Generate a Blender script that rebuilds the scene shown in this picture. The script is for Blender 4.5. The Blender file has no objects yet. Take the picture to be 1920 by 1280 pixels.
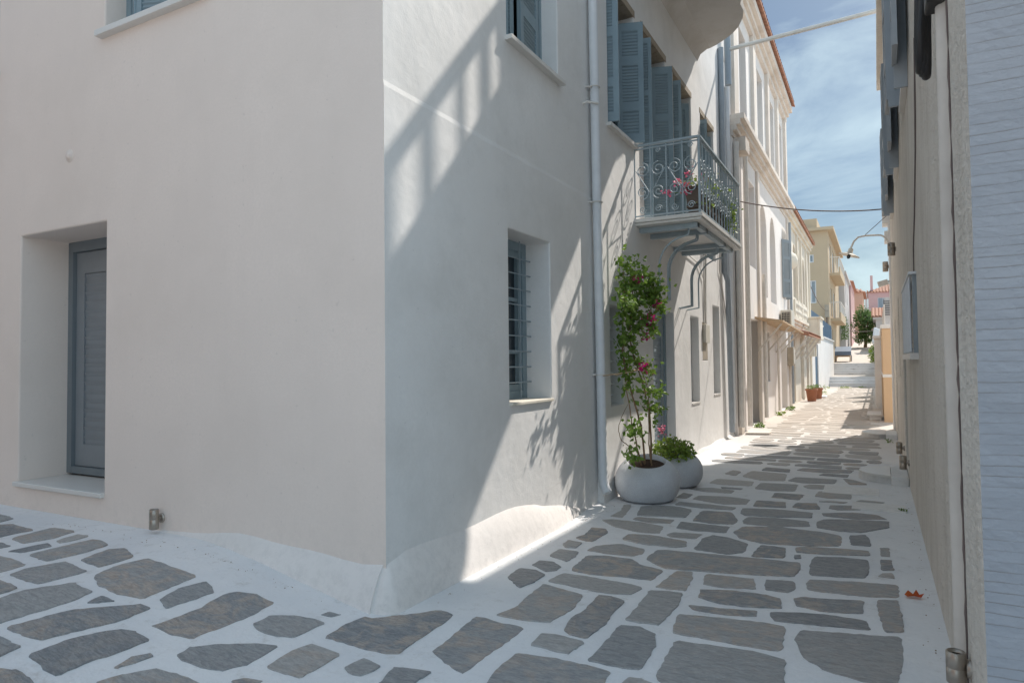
SUN_E, SKY_S, EXPO = 3.7, .135, 0.46
CLOUD, CLOUD_A, SKYTINT = (14.0, 14.5, 14.3), .62, (.825, .985, 1.06)
SKY_BACK, SKY_FRONT = .80, .38
import bpy, math, random
from mathutils import Vector as V
from mathutils.geometry import tessellate_polygon
random.seed(7)
R = random.random
def U(a, b): return a + (b - a) * random.random()
SC = bpy.context.scene
COL = SC.collection

# ------------------------------------------------------------------ materials
def new_mat(name):
    m = bpy.data.materials.new(name); m.use_nodes = True
    nt = m.node_tree; b = nt.nodes['Principled BSDF']
    return m, nt, b
def ramp(nt, fac, stops):
    n = nt.nodes.new('ShaderNodeValToRGB'); e = n.color_ramp.elements
    e[0].position, e[0].color = stops[0][0], (*stops[0][1], 1)
    e[1].position, e[1].color = stops[-1][0], (*stops[-1][1], 1)
    for p, c in stops[1:-1]:
        k = e.new(p); k.color = (*c, 1)
    nt.links.new(fac, n.inputs[0]); return n.outputs[0]
def noise(nt, scale, detail=5, rough=.55, stretch=None, dist=0, off=0):
    g = nt.nodes.new('ShaderNodeNewGeometry')
    mp = nt.nodes.new('ShaderNodeMapping')
    nt.links.new(g.outputs['Position'], mp.inputs[0])
    if stretch: mp.inputs['Scale'].default_value = stretch
    mp.inputs['Location'].default_value = (off, off * .7, off * 1.3)
    n = nt.nodes.new('ShaderNodeTexNoise'); n.inputs['Scale'].default_value = scale
    n.inputs['Detail'].default_value = detail; n.inputs['Roughness'].default_value = rough
    n.inputs['Distortion'].default_value = dist
    nt.links.new(mp.outputs[0], n.inputs[0]); return n.outputs[0]
def mixc(nt, fac, a, b):
    n = nt.nodes.new('ShaderNodeMix'); n.data_type = 'RGBA'
    for s, v in ((n.inputs[0], fac), (n.inputs[6], a), (n.inputs[7], b)):
        if hasattr(v, 'links'): nt.links.new(v, s)
        elif isinstance(v, (int, float)): s.default_value = v
        else: s.default_value = (*v, 1)
    return n.outputs[2]
def bump(nt, b, h, strength, dist, prev=None):
    n = nt.nodes.new('ShaderNodeBump'); n.inputs['Strength'].default_value = strength
    n.inputs['Distance'].default_value = dist
    nt.links.new(h, n.inputs['Height'])
    if prev is not None: nt.links.new(prev, n.inputs['Normal'])
    nt.links.new(n.outputs[0], b.inputs['Normal']); return n.outputs[0]
def sc(c, k): return tuple(min(1, x * k) for x in c)
def plaster(name, col, stain=None, stain_amt=.35, rough=.85, lumps=.01, grain=.0012, vstretch=1.0, stain_scale=1.1, marks=0):
    m, nt, b = new_mat(name)
    base = ramp(nt, noise(nt, 1.3, 6), [(.3, sc(col, .95)), (.7, sc(col, 1.04))])
    fine = ramp(nt, noise(nt, 45, 4), [(.25, (0.0,) * 3), (.75, (1.0,) * 3)])
    c = mixc(nt, fine, base, sc(col, .96))
    if stain:
        f = ramp(nt, noise(nt, stain_scale, 8, .68, stretch=(1, 1, 1 / vstretch), off=3.3), [(.48, (0, 0, 0)), (.72, (stain_amt,) * 3)])
        c = mixc(nt, f, c, stain)
    if marks:
        f = ramp(nt, noise(nt, 5, 6, .62, stretch=(1, 1, .22), off=12), [(.52, (0, 0, 0)), (.78, (.30,) * 3)])
        c = mixc(nt, f, c, sc(col, .90))
        sp_ = ramp(nt, noise(nt, 23, 3, .5, off=31), [(.705, (0, 0, 0)), (.73, (.45,) * 3)])
        c = mixc(nt, sp_, c, sc(col, .80))
        g = nt.nodes.new('ShaderNodeNewGeometry'); s = nt.nodes.new('ShaderNodeSeparateXYZ'); nt.links.new(g.outputs['Position'], s.inputs[0])
        mr = nt.nodes.new('ShaderNodeMapRange'); nt.links.new(s.outputs['Z'], mr.inputs[0]); mr.inputs[1].default_value = .50; mr.inputs[2].default_value = .05
        mm = nt.nodes.new('ShaderNodeMath'); mm.operation = 'MULTIPLY'; nt.links.new(mr.outputs[0], mm.inputs[0])
        nt.links.new(ramp(nt, noise(nt, 16, 8, .72, off=44), [(.46, (0, 0, 0)), (.66, (.38,) * 3)]), mm.inputs[1])
        c = mixc(nt, mm.outputs[0], c, sc(col, .66))
    nt.links.new(c, b.inputs['Base Color']); b.inputs['Roughness'].default_value = rough
    p = bump(nt, b, noise(nt, 2.2, 3, .5, off=1.7), .8, lumps)
    if marks: p = bump(nt, b, noise(nt, 8, 5, .6, stretch=(1, 1, 1.5), dist=.5, off=6), .9, .0026 * marks, p)
    bump(nt, b, noise(nt, 90, 5, .6), .7, grain, p)
    return m
def simple(name, col, rough=.5, metal=0, vary=.08, bmp=0, bscale=60, scale=6):
    m, nt, b = new_mat(name)
    c = ramp(nt, noise(nt, scale, 5, .6), [(.3, sc(col, 1 - vary)), (.7, sc(col, 1 + vary))])
    nt.links.new(c, b.inputs['Base Color']); b.inputs['Roughness'].default_value = rough
    b.inputs['Metallic'].default_value = metal
    if bmp: bump(nt, b, noise(nt, bscale, 4), .6, bmp)
    return m

WHITE = (.82, .80, .78)
M = {}
M['white'] = plaster('white_plaster', WHITE, (.60, .58, .55), .45, lumps=.02, marks=1)
M['front'] = plaster('warm_plaster', (.84, .73, .655), (.74, .64, .565), .45, lumps=.005, marks=.35)
M['white2'] = plaster('neighbour_plaster', (.74, .72, .70), (.60, .56, .50), .5, lumps=.015, marks=1)
M['plinthw'] = plaster('plinth_whitewash', (.82, .77, .735), (.62, .59, .55), .4, lumps=.02, marks=.8)
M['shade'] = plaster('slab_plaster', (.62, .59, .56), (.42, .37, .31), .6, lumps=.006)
M['arch'] = plaster('arcade_plaster', (.84, .80, .77), (.68, .62, .56), .5, vstretch=3)
M['trim'] = plaster('cornice_plaster', (.76, .69, .62), (.48, .40, .33), .7, vstretch=2)
M['cream'] = plaster('cream_plaster', (.80, .73, .62), (.50, .44, .36), .7, vstretch=3)
M['yellow'] = plaster('ochre_plaster', (.56, .44, .30), (.50, .39, .27), .5)
M['pink'] = plaster('pink_plaster', (.68, .44, .42), (.60, .40, .36), .5)
M['salmon'] = plaster('salmon_plaster', (.66, .42, .30), (.55, .38, .30), .5)
M['pale'] = plaster('pale_plaster', (.62, .58, .56), (.5, .46, .42), .5)
M['pink_cream'] = plaster('rose_cream_plaster', (.36, .28, .24), (.32, .26, .22), .5)  # opposite house kept dark so less light bounces onto the front wall
M['orange'] = plaster('apricot_plaster', (.70, .49, .31), (.64, .46, .32), .5)
M['marble'] = plaster('marble', (.72, .69, .65), (.62, .58, .55), .5, rough=.4, lumps=.001, grain=.0002)
M['lintel'] = plaster('raw_stone', (.40, .33, .25), (.24, .19, .14), .9, stain_scale=14, lumps=.03, grain=.01)
M['blue'] = simple('grey_blue_paint', (.235, .31, .35), .45, vary=.06, bmp=.0006, bscale=40)
M['bluepale'] = simple('pale_blue_paint', (.30, .36, .40), .5, vary=.06)  # lighter blue for doors, bars and small windows
M['shutgrey'] = simple('faded_shutter_grey', (.36, .39, .42), .5, vary=.06)
M['frontdoor'] = simple('slate_door_paint', (.25, .275, .295), .42, vary=.04)
M['frontframe'] = simple('slate_frame_paint', (.18, .21, .23), .42, vary=.04)
M['greypaint'] = simple('door_grey_paint', (.27, .305, .33), .42, vary=.04)
M['iron'] = simple('balcony_iron', (.38, .45, .49), .5, vary=.12, bmp=.0008)
M['pipe'] = simple('pipe_white', (.72, .73, .745), .45, vary=.06)
M['pipe2'] = simple('pipe_cream', (.70, .66, .61), .55, vary=.1)
M['pipebeige'] = simple('painted_beige_pipe', (.66, .60, .54), .7, vary=.08, bmp=.003, bscale=18)
M['pipe3'] = simple('pipe_grey', (.34, .38, .42), .45, vary=.08)
M['glass'] = simple('window_glass', (.03, .04, .05), .08)
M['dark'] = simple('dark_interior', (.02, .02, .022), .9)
M['curtain'] = simple('net_curtain', (.45, .45, .47), .8)
M['steel'] = simple('brushed_steel', (.40, .35, .30), .38, .85, vary=.15)
M['black'] = simple('black_rubber', (.018, .016, .016), .45, vary=.3)
M['cable'] = simple('old_cable', (.16, .12, .11), .7, vary=.2)
M['tile'] = simple('terracotta_tile', (.40, .19, .12), .8, vary=.35, scale=9, bmp=.004)
M['terra'] = simple('terracotta_pot', (.40, .16, .09), .8, vary=.12, bmp=.001)
M['wood'] = simple('weathered_wood', (.55, .40, .26), .75, vary=.2)
M['bark'] = simple('plant_stem', (.24, .15, .085), .85, vary=.25, bmp=.002)
M['soil'] = simple('soil', (.05, .025, .015), .95, vary=.5, scale=60, bmp=.01)
M['box'] = simple('planter_brown', (.10, .075, .06), .6, vary=.15)
M['blueair'] = simple('blue_fence_paint', (.03, .10, .18), .5, vary=.15)
M['brownd'] = simple('brown_door_paint', (.13, .05, .035), .6, vary=.15)
M['metalbox'] = simple('beige_box', (.42, .36, .28), .6, vary=.12)
M['acwhite'] = simple('appliance_white', (.66, .62, .54), .5, vary=.06)
M['tarp'] = simple('grey_blue_sheet', (.15, .20, .27), .55, vary=.12)
def leafmat(name, c1, c2):
    m, nt, b = new_mat(name)
    c = ramp(nt, noise(nt, 14, 3, .6), [(.35, c1), (.65, c2)])
    nt.links.new(c, b.inputs['Base Color']); b.inputs['Roughness'].default_value = .5
    t = nt.nodes.new('ShaderNodeBsdfTranslucent'); nt.links.new(mixc(nt, .0, c, c), t.inputs[0])
    mx = nt.nodes.new('ShaderNodeMixShader'); mx.inputs[0].default_value = .3
    nt.links.new(b.outputs[0], mx.inputs[1]); nt.links.new(t.outputs[0], mx.inputs[2])
    nt.links.new(mx.outputs[0], nt.nodes['Material Output'].inputs[0]); return m
M['leaf'] = leafmat('bougainvillea_leaf', (.10, .18, .03), (.25, .38, .06))
M['leafd'] = leafmat('tree_leaf', (.08, .15, .04), (.19, .29, .08))
M['leafy'] = leafmat('yellow_green_leaf', (.16, .25, .04), (.32, .42, .08))
M['magenta'] = leafmat('magenta_bract', (.50, .015, .16), (.62, .03, .24))
M['pinkf'] = leafmat('geranium_petal', (.70, .10, .22), (.75, .22, .32))
M['redleaf'] = leafmat('dry_red_leaf', (.40, .035, .01), (.55, .12, .02))
# concrete planter
m, nt, b = new_mat('cement_planter'); M['cement'] = m
c = ramp(nt, noise(nt, 5, 6, .6), [(.3, (.56, .57, .60)), (.7, (.68, .69, .71))])
sp = ramp(nt, noise(nt, 160, 3, .7), [(.42, (0, 0, 0)), (.6, (.35,) * 3)])
nt.links.new(mixc(nt, sp, c, (.33, .335, .35)), b.inputs['Base Color']); b.inputs['Roughness'].default_value = .85
bump(nt, b, noise(nt, 130, 5, .7), .8, .003)
# whitewashed joints of the paving
m, nt, b = new_mat('whitewash_joints'); M['grout'] = m
c = ramp(nt, noise(nt, 1.6, 7, .6), [(.3, (.70, .705, .72)), (.7, (.80, .79, .785))])
d = ramp(nt, noise(nt, 9, 9, .75, off=5), [(.56, (0, 0, 0)), (.72, (.5,) * 3)])
c = mixc(nt, d, c, (.42, .385, .34))
c = mixc(nt, ramp(nt, noise(nt, 30, 6, .8, off=15), [(.55, (0, 0, 0)), (.72, (.35,) * 3)]), c, (.50, .48, .45))
# farther up the lane the whitewash is worn to bare beige stone
g = nt.nodes.new('ShaderNodeNewGeometry'); s = nt.nodes.new('ShaderNodeSeparateXYZ'); nt.links.new(g.outputs['Position'], s.inputs[0])
mr = nt.nodes.new('ShaderNodeMapRange'); nt.links.new(s.outputs['Y'], mr.inputs[0])
mr.inputs[1].default_value = 10; mr.inputs[2].default_value = 16; mr.inputs[4].default_value = .88
c = mixc(nt, mr.outputs[0], c, (.54, .47, .40))
nt.links.new(c, b.inputs['Base Color']); b.inputs['Roughness'].default_value = .8
p = bump(nt, b, noise(nt, 5, 4, .6), .9, .018)
bump(nt, b, noise(nt, 55, 6, .65), .8, .003, p)
# slate flagstones: every stone has its own tone in the mesh attribute
m, nt, b = new_mat('slate_flagstone'); M['slate'] = m
at = nt.nodes.new('ShaderNodeAttribute'); at.attribute_name = 'tone'
sep = nt.nodes.new('ShaderNodeSeparateColor'); nt.links.new(at.outputs['Color'], sep.inputs[0])
_noise = noise
def noise(nt_, *a, **k):      # every stone samples its own piece of the pattern
    out = _noise(nt_, *a, **k); n_ = out.node; l_ = n_.inputs[0].links[0]; src = l_.from_socket; nt_.links.remove(l_)
    v1 = nt_.nodes.new('ShaderNodeVectorMath'); v1.operation = 'SCALE'; nt_.links.new(at.outputs['Color'], v1.inputs[0]); v1.inputs['Scale'].default_value = 23.7
    v2 = nt_.nodes.new('ShaderNodeVectorMath'); v2.operation = 'ADD'; nt_.links.new(src, v2.inputs[0]); nt_.links.new(v1.outputs[0], v2.inputs[1])
    nt_.links.new(v2.outputs[0], n_.inputs[0]); return out
c = ramp(nt, sep.outputs[0], [(0, (.19, .205, .22)), (.5, (.31, .32, .325)), (1, (.50, .47, .44))])
c2 = mixc(nt, ramp(nt, noise(nt, 7, 8, .7, stretch=(1, 2.6, 1), dist=.6), [(.35, (0, 0, 0)), (.7, (.45,) * 3)]), c, (.42, .385, .38))
mm = nt.nodes.new('ShaderNodeMath'); mm.operation = 'MULTIPLY'
rr = ramp(nt, noise(nt, 6, 7, .7, off=9, dist=1.0), [(.46, (0, 0, 0)), (.60, (1,) * 3)])
nt.links.new(rr, mm.inputs[0]); nt.links.new(sep.outputs[1], mm.inputs[1])
c3 = mixc(nt, mm.outputs[0], c2, (.50, .395, .32))
wh = ramp(nt, noise(nt, 22, 10, .85, stretch=(.6, 1.5, 1), off=21), [(.58, (0, 0, 0)), (.70, (.8,) * 3)])
gr_ = ramp(nt, noise(nt, 38, 8, .75, stretch=(.5, 1.6, 1), dist=.8, off=11), [(.40, (.0,) * 3), (.60, (1.0,) * 3)])
dk = mixc(nt, gr_, mixc(nt, .5, c3, (.13, .14, .15)), mixc(nt, .38, c3, (.60, .60, .58)))
c3 = mixc(nt, .6, c3, dk)
c4 = mixc(nt, wh, c3, (.60, .59, .58))
c5 = mixc(nt, sep.outputs[2], c4, (.46, .39, .325))
nt.links.new(c5, b.inputs['Base Color']); b.inputs['Roughness'].default_value = .62
p = bump(nt, b, noise(nt, 9, 8, .7, stretch=(1, 2.5, 1), dist=.5), 1, .02)
bump(nt, b, noise(nt, 70, 6, .7), .9, .0025, p)
noise = _noise
# beige roughcast of the right building
m, nt, b = new_mat('beige_roughcast'); M['beige'] = m
c = ramp(nt, noise(nt, 1.4, 8, .65), [(.3, (.74, .675, .60)), (.7, (.84, .78, .70))])
d = ramp(nt, noise(nt, 3, 8, .7, stretch=(1, 1, .3), off=4), [(.46, (0, 0, 0)), (.70, (.65,) * 3)])
nt.links.new(mixc(nt, d, c, (.58, .51, .43)), b.inputs['Base Color']); b.inputs['Roughness'].default_value = .9
p = bump(nt, b, noise(nt, 5.5, 4, .5, stretch=(1, 1, .8), dist=.4), 1, .05)
p = bump(nt, b, noise(nt, 26, 5, .6, stretch=(1, .6, 1.5), dist=.8), 1, .028, p)
bump(nt, b, noise(nt, 120, 4, .6), .8, .002, p)
# combed white plaster of the near end wall
m, nt, b = new_mat('combed_plaster'); M['combed'] = m
tc = nt.nodes.new('ShaderNodeNewGeometry')
wv = nt.nodes.new('ShaderNodeTexWave'); wv.wave_type = 'BANDS'; wv.bands_direction = 'Z'; wv.wave_profile = 'SAW'
mp = nt.nodes.new('ShaderNodeMapping'); mp.inputs['Scale'].default_value = (.45, 1, 1)
mp.inputs['Rotation'].default_value = (0, .012, 0)
nt.links.new(tc.outputs['Position'], mp.inputs[0]); nt.links.new(mp.outputs[0], wv.inputs[0])
wv.inputs['Scale'].default_value = 9.5; wv.inputs['Distortion'].default_value = 1.7
wv.inputs['Detail'].default_value = 4; wv.inputs['Detail Scale'].default_value = 1.15
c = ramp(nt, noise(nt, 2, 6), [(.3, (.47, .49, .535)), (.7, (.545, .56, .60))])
brk = ramp(nt, noise(nt, 9, 4, .6, stretch=(.5, 1, 1.6), off=2), [(.36, (.1,)*3), (.58, (.95,) * 3)])
edge = ramp(nt, wv.outputs[1], [(.0, (1,) * 3), (.16, (0, 0, 0))])
mm = nt.nodes.new('ShaderNodeMath'); mm.operation = 'MULTIPLY'; nt.links.new(brk, mm.inputs[0]); nt.links.new(edge, mm.inputs[1])
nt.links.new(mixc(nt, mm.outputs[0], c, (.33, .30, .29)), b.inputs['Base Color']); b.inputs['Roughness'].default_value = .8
p = bump(nt, b, wv.outputs[1], 1, .022)
bump(nt, b, noise(nt, 40, 5, .6), .8, .004, p)

# ------------------------------------------------------------------ mesh helpers
class MB:
    def __init__(s): s.v = []; s.f = []; s.sm = []; s.tone = []
    def add(s, vs, fs, smooth=False, tone=None):
        o = len(s.v); s.v += [tuple(p) for p in vs]
        for f in fs:
            s.f.append([i + o for i in f]); s.sm.append(smooth); s.tone.append(tone)
        return s
    def box(s, x0, x1, y0, y1, z0, z1):
        return s.obox((x0, y0, z0), (x1 - x0, 0, 0), (0, y1 - y0, 0), (0, 0, z1 - z0))
    def obox(s, p, a, b, c):
        p, a, b, c = V(p), V(a), V(b), V(c)
        if a.cross(b).dot(c) < 0: a, b = b, a
        vs = [p, p + a, p + a + b, p + b, p + c, p + a + c, p + a + b + c, p + b + c]
        return s.add(vs, [(3, 2, 1, 0), (4, 5, 6, 7), (0, 1, 5, 4), (1, 2, 6, 5), (2, 3, 7, 6), (3, 0, 4, 7)])
    def bar(s, p, q, w, h, up=(0, 0, 1)):
        p, q = V(p), V(q); d = (q - p); up = V(up)
        side = d.cross(up).normalized() * w; u = side.cross(d).normalized() * h
        return s.obox(p - side / 2 - u / 2, d, side, u)
    def tube(s, pts, r, n=8, caps=True, closed=False):
        pts = [V(p) for p in pts]; rs = r if isinstance(r, (list, tuple)) else [r] * len(pts)
        vs = []; prev = None; N = len(pts)
        for i, p in enumerate(pts):
            if closed: t = (pts[(i + 1) % N] - pts[i - 1])
            else: t = (pts[min(i + 1, N - 1)] - pts[max(i - 1, 0)])
            t = t.normalized() if t.length > 1e-9 else V((0, 0, 1))
            if prev is None:
                a = t.orthogonal().normalized()
            else:
                a = (prev - t * prev.dot(t)); a = a.normalized() if a.length > 1e-6 else t.orthogonal().normalized()
            prev = a; bb = t.cross(a)
            for k in range(n):
                th = 2 * math.pi * k / n
                vs.append(p + (a * math.cos(th) + bb * math.sin(th)) * rs[i])
        fs = []
        for i in range(N if closed else N - 1):
            j = (i + 1) % N
            for k in range(n):
                fs.append((i * n + k, i * n + (k + 1) % n, j * n + (k + 1) % n, j * n + k))
        s.add(vs, fs, True)
        if caps and not closed:
            s.add(vs[:n], [tuple(range(n))[::-1]]); s.add(vs[-n:], [tuple(range(n))])
        return s
    def lathe(s, c, prof, n=32, axis='z', tilt=None):
        vs = []; c = V(c)
        for r, z in prof:
            for k in range(n):
                a = 2 * math.pi * k / n; p = V((r * math.cos(a), r * math.sin(a), z))
                if tilt is not None: p = tilt @ p
                vs.append(c + p)
        fs = []
        for i in range(len(prof) - 1):
            for k in range(n):
                fs.append((i * n + k, i * n + (k + 1) % n, (i + 1) * n + (k + 1) % n, (i + 1) * n + k))
        s.add(vs, fs, True)
        if prof[0][0] > 1e-4: s.add(vs[:n], [tuple(range(n))[::-1]])
        if prof[-1][0] > 1e-4: s.add(vs[-n:], [tuple(range(n))])
        return s
    def prism(s, poly, z0, z1):
        """poly: list of (x,y) -> vertical extrusion"""
        n = len(poly)
        A = sum(poly[i][0] * poly[(i + 1) % n][1] - poly[(i + 1) % n][0] * poly[i][1] for i in range(n))
        if A < 0: poly = poly[::-1]
        vs = [(x, y, z0) for x, y in poly] + [(x, y, z1) for x, y in poly]
        fs = [tuple(range(n))[::-1], tuple(range(n, 2 * n))] + [(i, (i + 1) % n, n + (i + 1) % n, n + i) for i in range(n)]
        return s.add(vs, fs)
    def leaf(s, p, size, d=None, wide=.55):
        d = V(d) if d is not None else V((U(-1, 1), U(-1, 1), U(-.8, .6)))
        d.normalize(); side = d.cross(V((U(-1, 1), U(-1, 1), U(-.2, 1)))).normalized()
        n = d.cross(side); p = V(p); L = size; w = size * wide * .5
        vs = [p, p + d * L * .45 + side * w + n * L * .08, p + d * L - n * L * .12, p + d * L * .45 - side * w + n * L * .08]
        return s.add(vs, [(0, 1, 2), (0, 2, 3)], False)
    def build(s, name, m, parent=None, bevel=0, weld=False):
        me = bpy.data.meshes.new(name)
        off = V(parent['_base']) if parent is not None else V((0, 0, 0))
        me.from_pydata([tuple(V(p) - off) for p in s.v], [], s.f)
        me.materials.append(m if not isinstance(m, str) else M[m])
        me.polygons.foreach_set('use_smooth', s.sm)
        if any(t is not None for t in s.tone):
            a = me.color_attributes.new('tone', 'FLOAT_COLOR', 'CORNER')
            i = 0
            for pl, t in zip(me.polygons, s.tone):
                t = t or (0, 0, 0)
                for _ in pl.loop_indices: a.data[i].color = (*t, 1); i += 1
        me.update()
        o = bpy.data.objects.new(name, me); COL.objects.link(o)
        if parent is not None:
            o.parent = parent; o['_base'] = tuple(off)
        else: o['_base'] = (0, 0, 0)
        if weld:
            w = o.modifiers.new('weld', 'WELD'); w.merge_threshold = .0005
        if bevel:
            w = o.modifiers.new('bevel', 'BEVEL'); w.width = bevel; w.segments = 3; w.limit_method = 'ANGLE'; w.angle_limit = math.radians(40)
            w.harden_normals = False
        return o
def tag(o, label=None, cat=None, group=None, kind=None):
    if label: o['label'] = label
    if cat: o['category'] = cat
    if group: o['group'] = group
    if kind: o['kind'] = kind
    return o
def thing(name, label, cat, loc, group=None):
    o = bpy.data.objects.new(name, None); COL.objects.link(o); o.location = loc
    o.empty_display_size = .1; o['_base'] = tuple(loc)
    return tag(o, label, cat, group)

def panel(mb, P, Uv, N, outline, holes):
    """flat wall face: P origin, Uv horizontal unit vector, N outward normal; outline & holes in (u,z). hole=(poly, depth)"""
    P, Uv, N = V(P), V(Uv), V(N); Z = V((0, 0, 1))
    f = lambda u, z, d=0: P + Uv * u + Z * z - N * d
    loops = [[V((u, z, 0)) for u, z in outline]] + [[V((u, z, 0)) for u, z in h[0]] for h in holes]
    flat = [q for l in loops for q in l]
    tris = tessellate_polygon(loops)
    vs = [f(q.x, q.y) for q in flat]; fs = []
    for t in tris:
        a, b2, c = [vs[i] for i in t]
        fs.append(tuple(t) if (b2 - a).cross(c - a).dot(N) > 0 else tuple(t)[::-1])
    mb.add(vs, fs)
    for poly, dep in holes:
        n = len(poly)
        cu = sum(q[0] for q in poly) / n; cz = sum(q[1] for q in poly) / n; C0 = f(cu, cz, dep / 2)
        for i in range(n):
            a, b2 = poly[i], poly[(i + 1) % n]
            q = [f(*a), f(*b2), f(*b2, dep), f(*a, dep)]
            nn = (q[1] - q[0]).cross(q[2] - q[0]); mid = (q[0] + q[2]) / 2
            if nn.dot(C0 - mid) < 0: q = q[::-1]
            mb.add(q, [(0, 1, 2, 3)])
def rect(u0, u1, z0, z1): return [(u0, z0), (u1, z0), (u1, z1), (u0, z1)]
def archp(u0, u1, z0, z1, pointed=0):
    r = (u1 - u0) / 2; c = (u0 + u1) / 2; pts = [(u0, z0), (u1, z0)]
    for k in range(13):
        a = math.pi * k / 12
        pts.append((c + r * math.cos(a), z1 - r * (1 + pointed) + r * (1 + pointed) * math.sin(a) ** (1 if not pointed else .9)))
    return pts
def slats(mb, p, u, n, w, z0, z1, pitch=.04, t=.006, tilt=.022):
    """louvres: p=(x,y) start, u unit horizontal dir, n normal dir (outward)"""
    k = max(1, int((z1 - z0) / pitch)); st = (z1 - z0) / k
    for i in range(k):
        z = z0 + i * st
        a = V((p[0], p[1], z)) + V(n) * tilt * .5
        mb.obox(a, V(u) * w, V(n) * (-tilt) + V((0, 0, st * .85)), V((0, 0, t)))
def shutter(mb, p, q, z0, z1, panels=3, t=.035, border=.055, pitch=.034, tilt=.022):
    """louvred leaf between plan points p and q"""
    p, q = V((p[0], p[1], 0)), V((q[0], q[1], 0)); d = q - p; w = d.length; u = d / w
    n = V((-u.y, u.x, 0)); b = border
    def bx(a0, a1, c0, c1, th=t): mb.obox(p + u * a0 - n * th / 2 + V((0, 0, c0)), u * (a1 - a0), n * th, V((0, 0, c1 - c0)))
    bx(0, b, z0, z1); bx(w - b, w, z0, z1)
    h = (z1 - z0 - b * 1.6 * (panels + 1)) / panels; z = z0
    hs = [1.0] * panels
    if panels == 3: hs = [.8, 1.3, .9]
    for i in range(panels + 1):
        bx(b, w - b, z, z + b * 1.6, t * .96); z += b * 1.6
        if i < panels:
            hh = h * hs[i]
            slats(mb, ((p + u * b).x, (p + u * b).y), u, n, w - 2 * b, z, z + hh, pitch, tilt=tilt)
            bx(b, w - b, z, z + hh, .004)
            z += hh
def winframe(mb, P, Uv, N, u0, u1, z0, z1, w=.06, t=.05, mull=(), trans=()):
    P, Uv, N = V(P), V(Uv), V(N)
    def bx(a0, a1, c0, c1, th=t, o=0): mb.obox(P + Uv * a0 + V((0, 0, c0)) + N * o, Uv * (a1 - a0), N * th, V((0, 0, c1 - c0)))
    bx(u0, u0 + w, z0, z1); bx(u1 - w, u1, z0, z1)
    bx(u0 + w, u1 - w, z0, z0 + w, t * .97); bx(u0 + w, u1 - w, z1 - w, z1, t * .97)
    for m_ in mull: bx(m_ - w * .4, m_ + w * .4, z0 + w, z1 - w, t * .9)
    for z in trans: bx(u0 + w, u1 - w, z - w * .3, z + w * .3, t * .8)
def quadplane(mb, P, Uv, u0, u1, z0, z1, th=.01, N=(0, 0, 0)):
    P, Uv, N = V(P), V(Uv), V(N)
    mb.obox(P + Uv * u0 + V((0, 0, z0)), Uv * (u1 - u0), N * th, V((0, 0, z1 - z0)))
XP, YP = (1, 0, 0), (0, 1, 0); XM, YM = (-1, 0, 0), (0, -1, 0)

# ------------------------------------------------------------------ ground
def gz(x, y):
    t = min(1, max(0, (-2.15 - x) / 2.0)); z = .235 * t * t * (3 - 2 * t)
    if y > 5: z = 0.0 if x > -2.6 else z * max(0, 1 - (y - 5))
    if y > 41: z += .5
    if y > 46.5: z += .7
    if y > 49: z += (min(y, 160) - 49) * .075
    return z
xs = [-400, -60, -30, -16] + [-10 + .25 * i for i in range(57)] + [5, 8, 14, 30, 60, 400]
ys = [-300, -60, -20, -8] + [-5 + .3 * i for i in range(34)] + [5.3, 6, 8, 10, 13, 16, 20, 25, 30, 36, 40.9, 41.05, 44, 46.4, 46.55, 48.9, 52, 60, 75, 90, 120, 160, 400]
mb = MB(); vs = [(x, y, gz(x, y)) for y in ys for x in xs]; W = len(xs)
mb.add(vs, [(j * W + i, j * W + i + 1, (j + 1) * W + i + 1, (j + 1) * W + i) for j in range(len(ys) - 1) for i in range(W - 1)], True)
tag(mb.build('ground', 'grout'), kind='structure')

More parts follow.
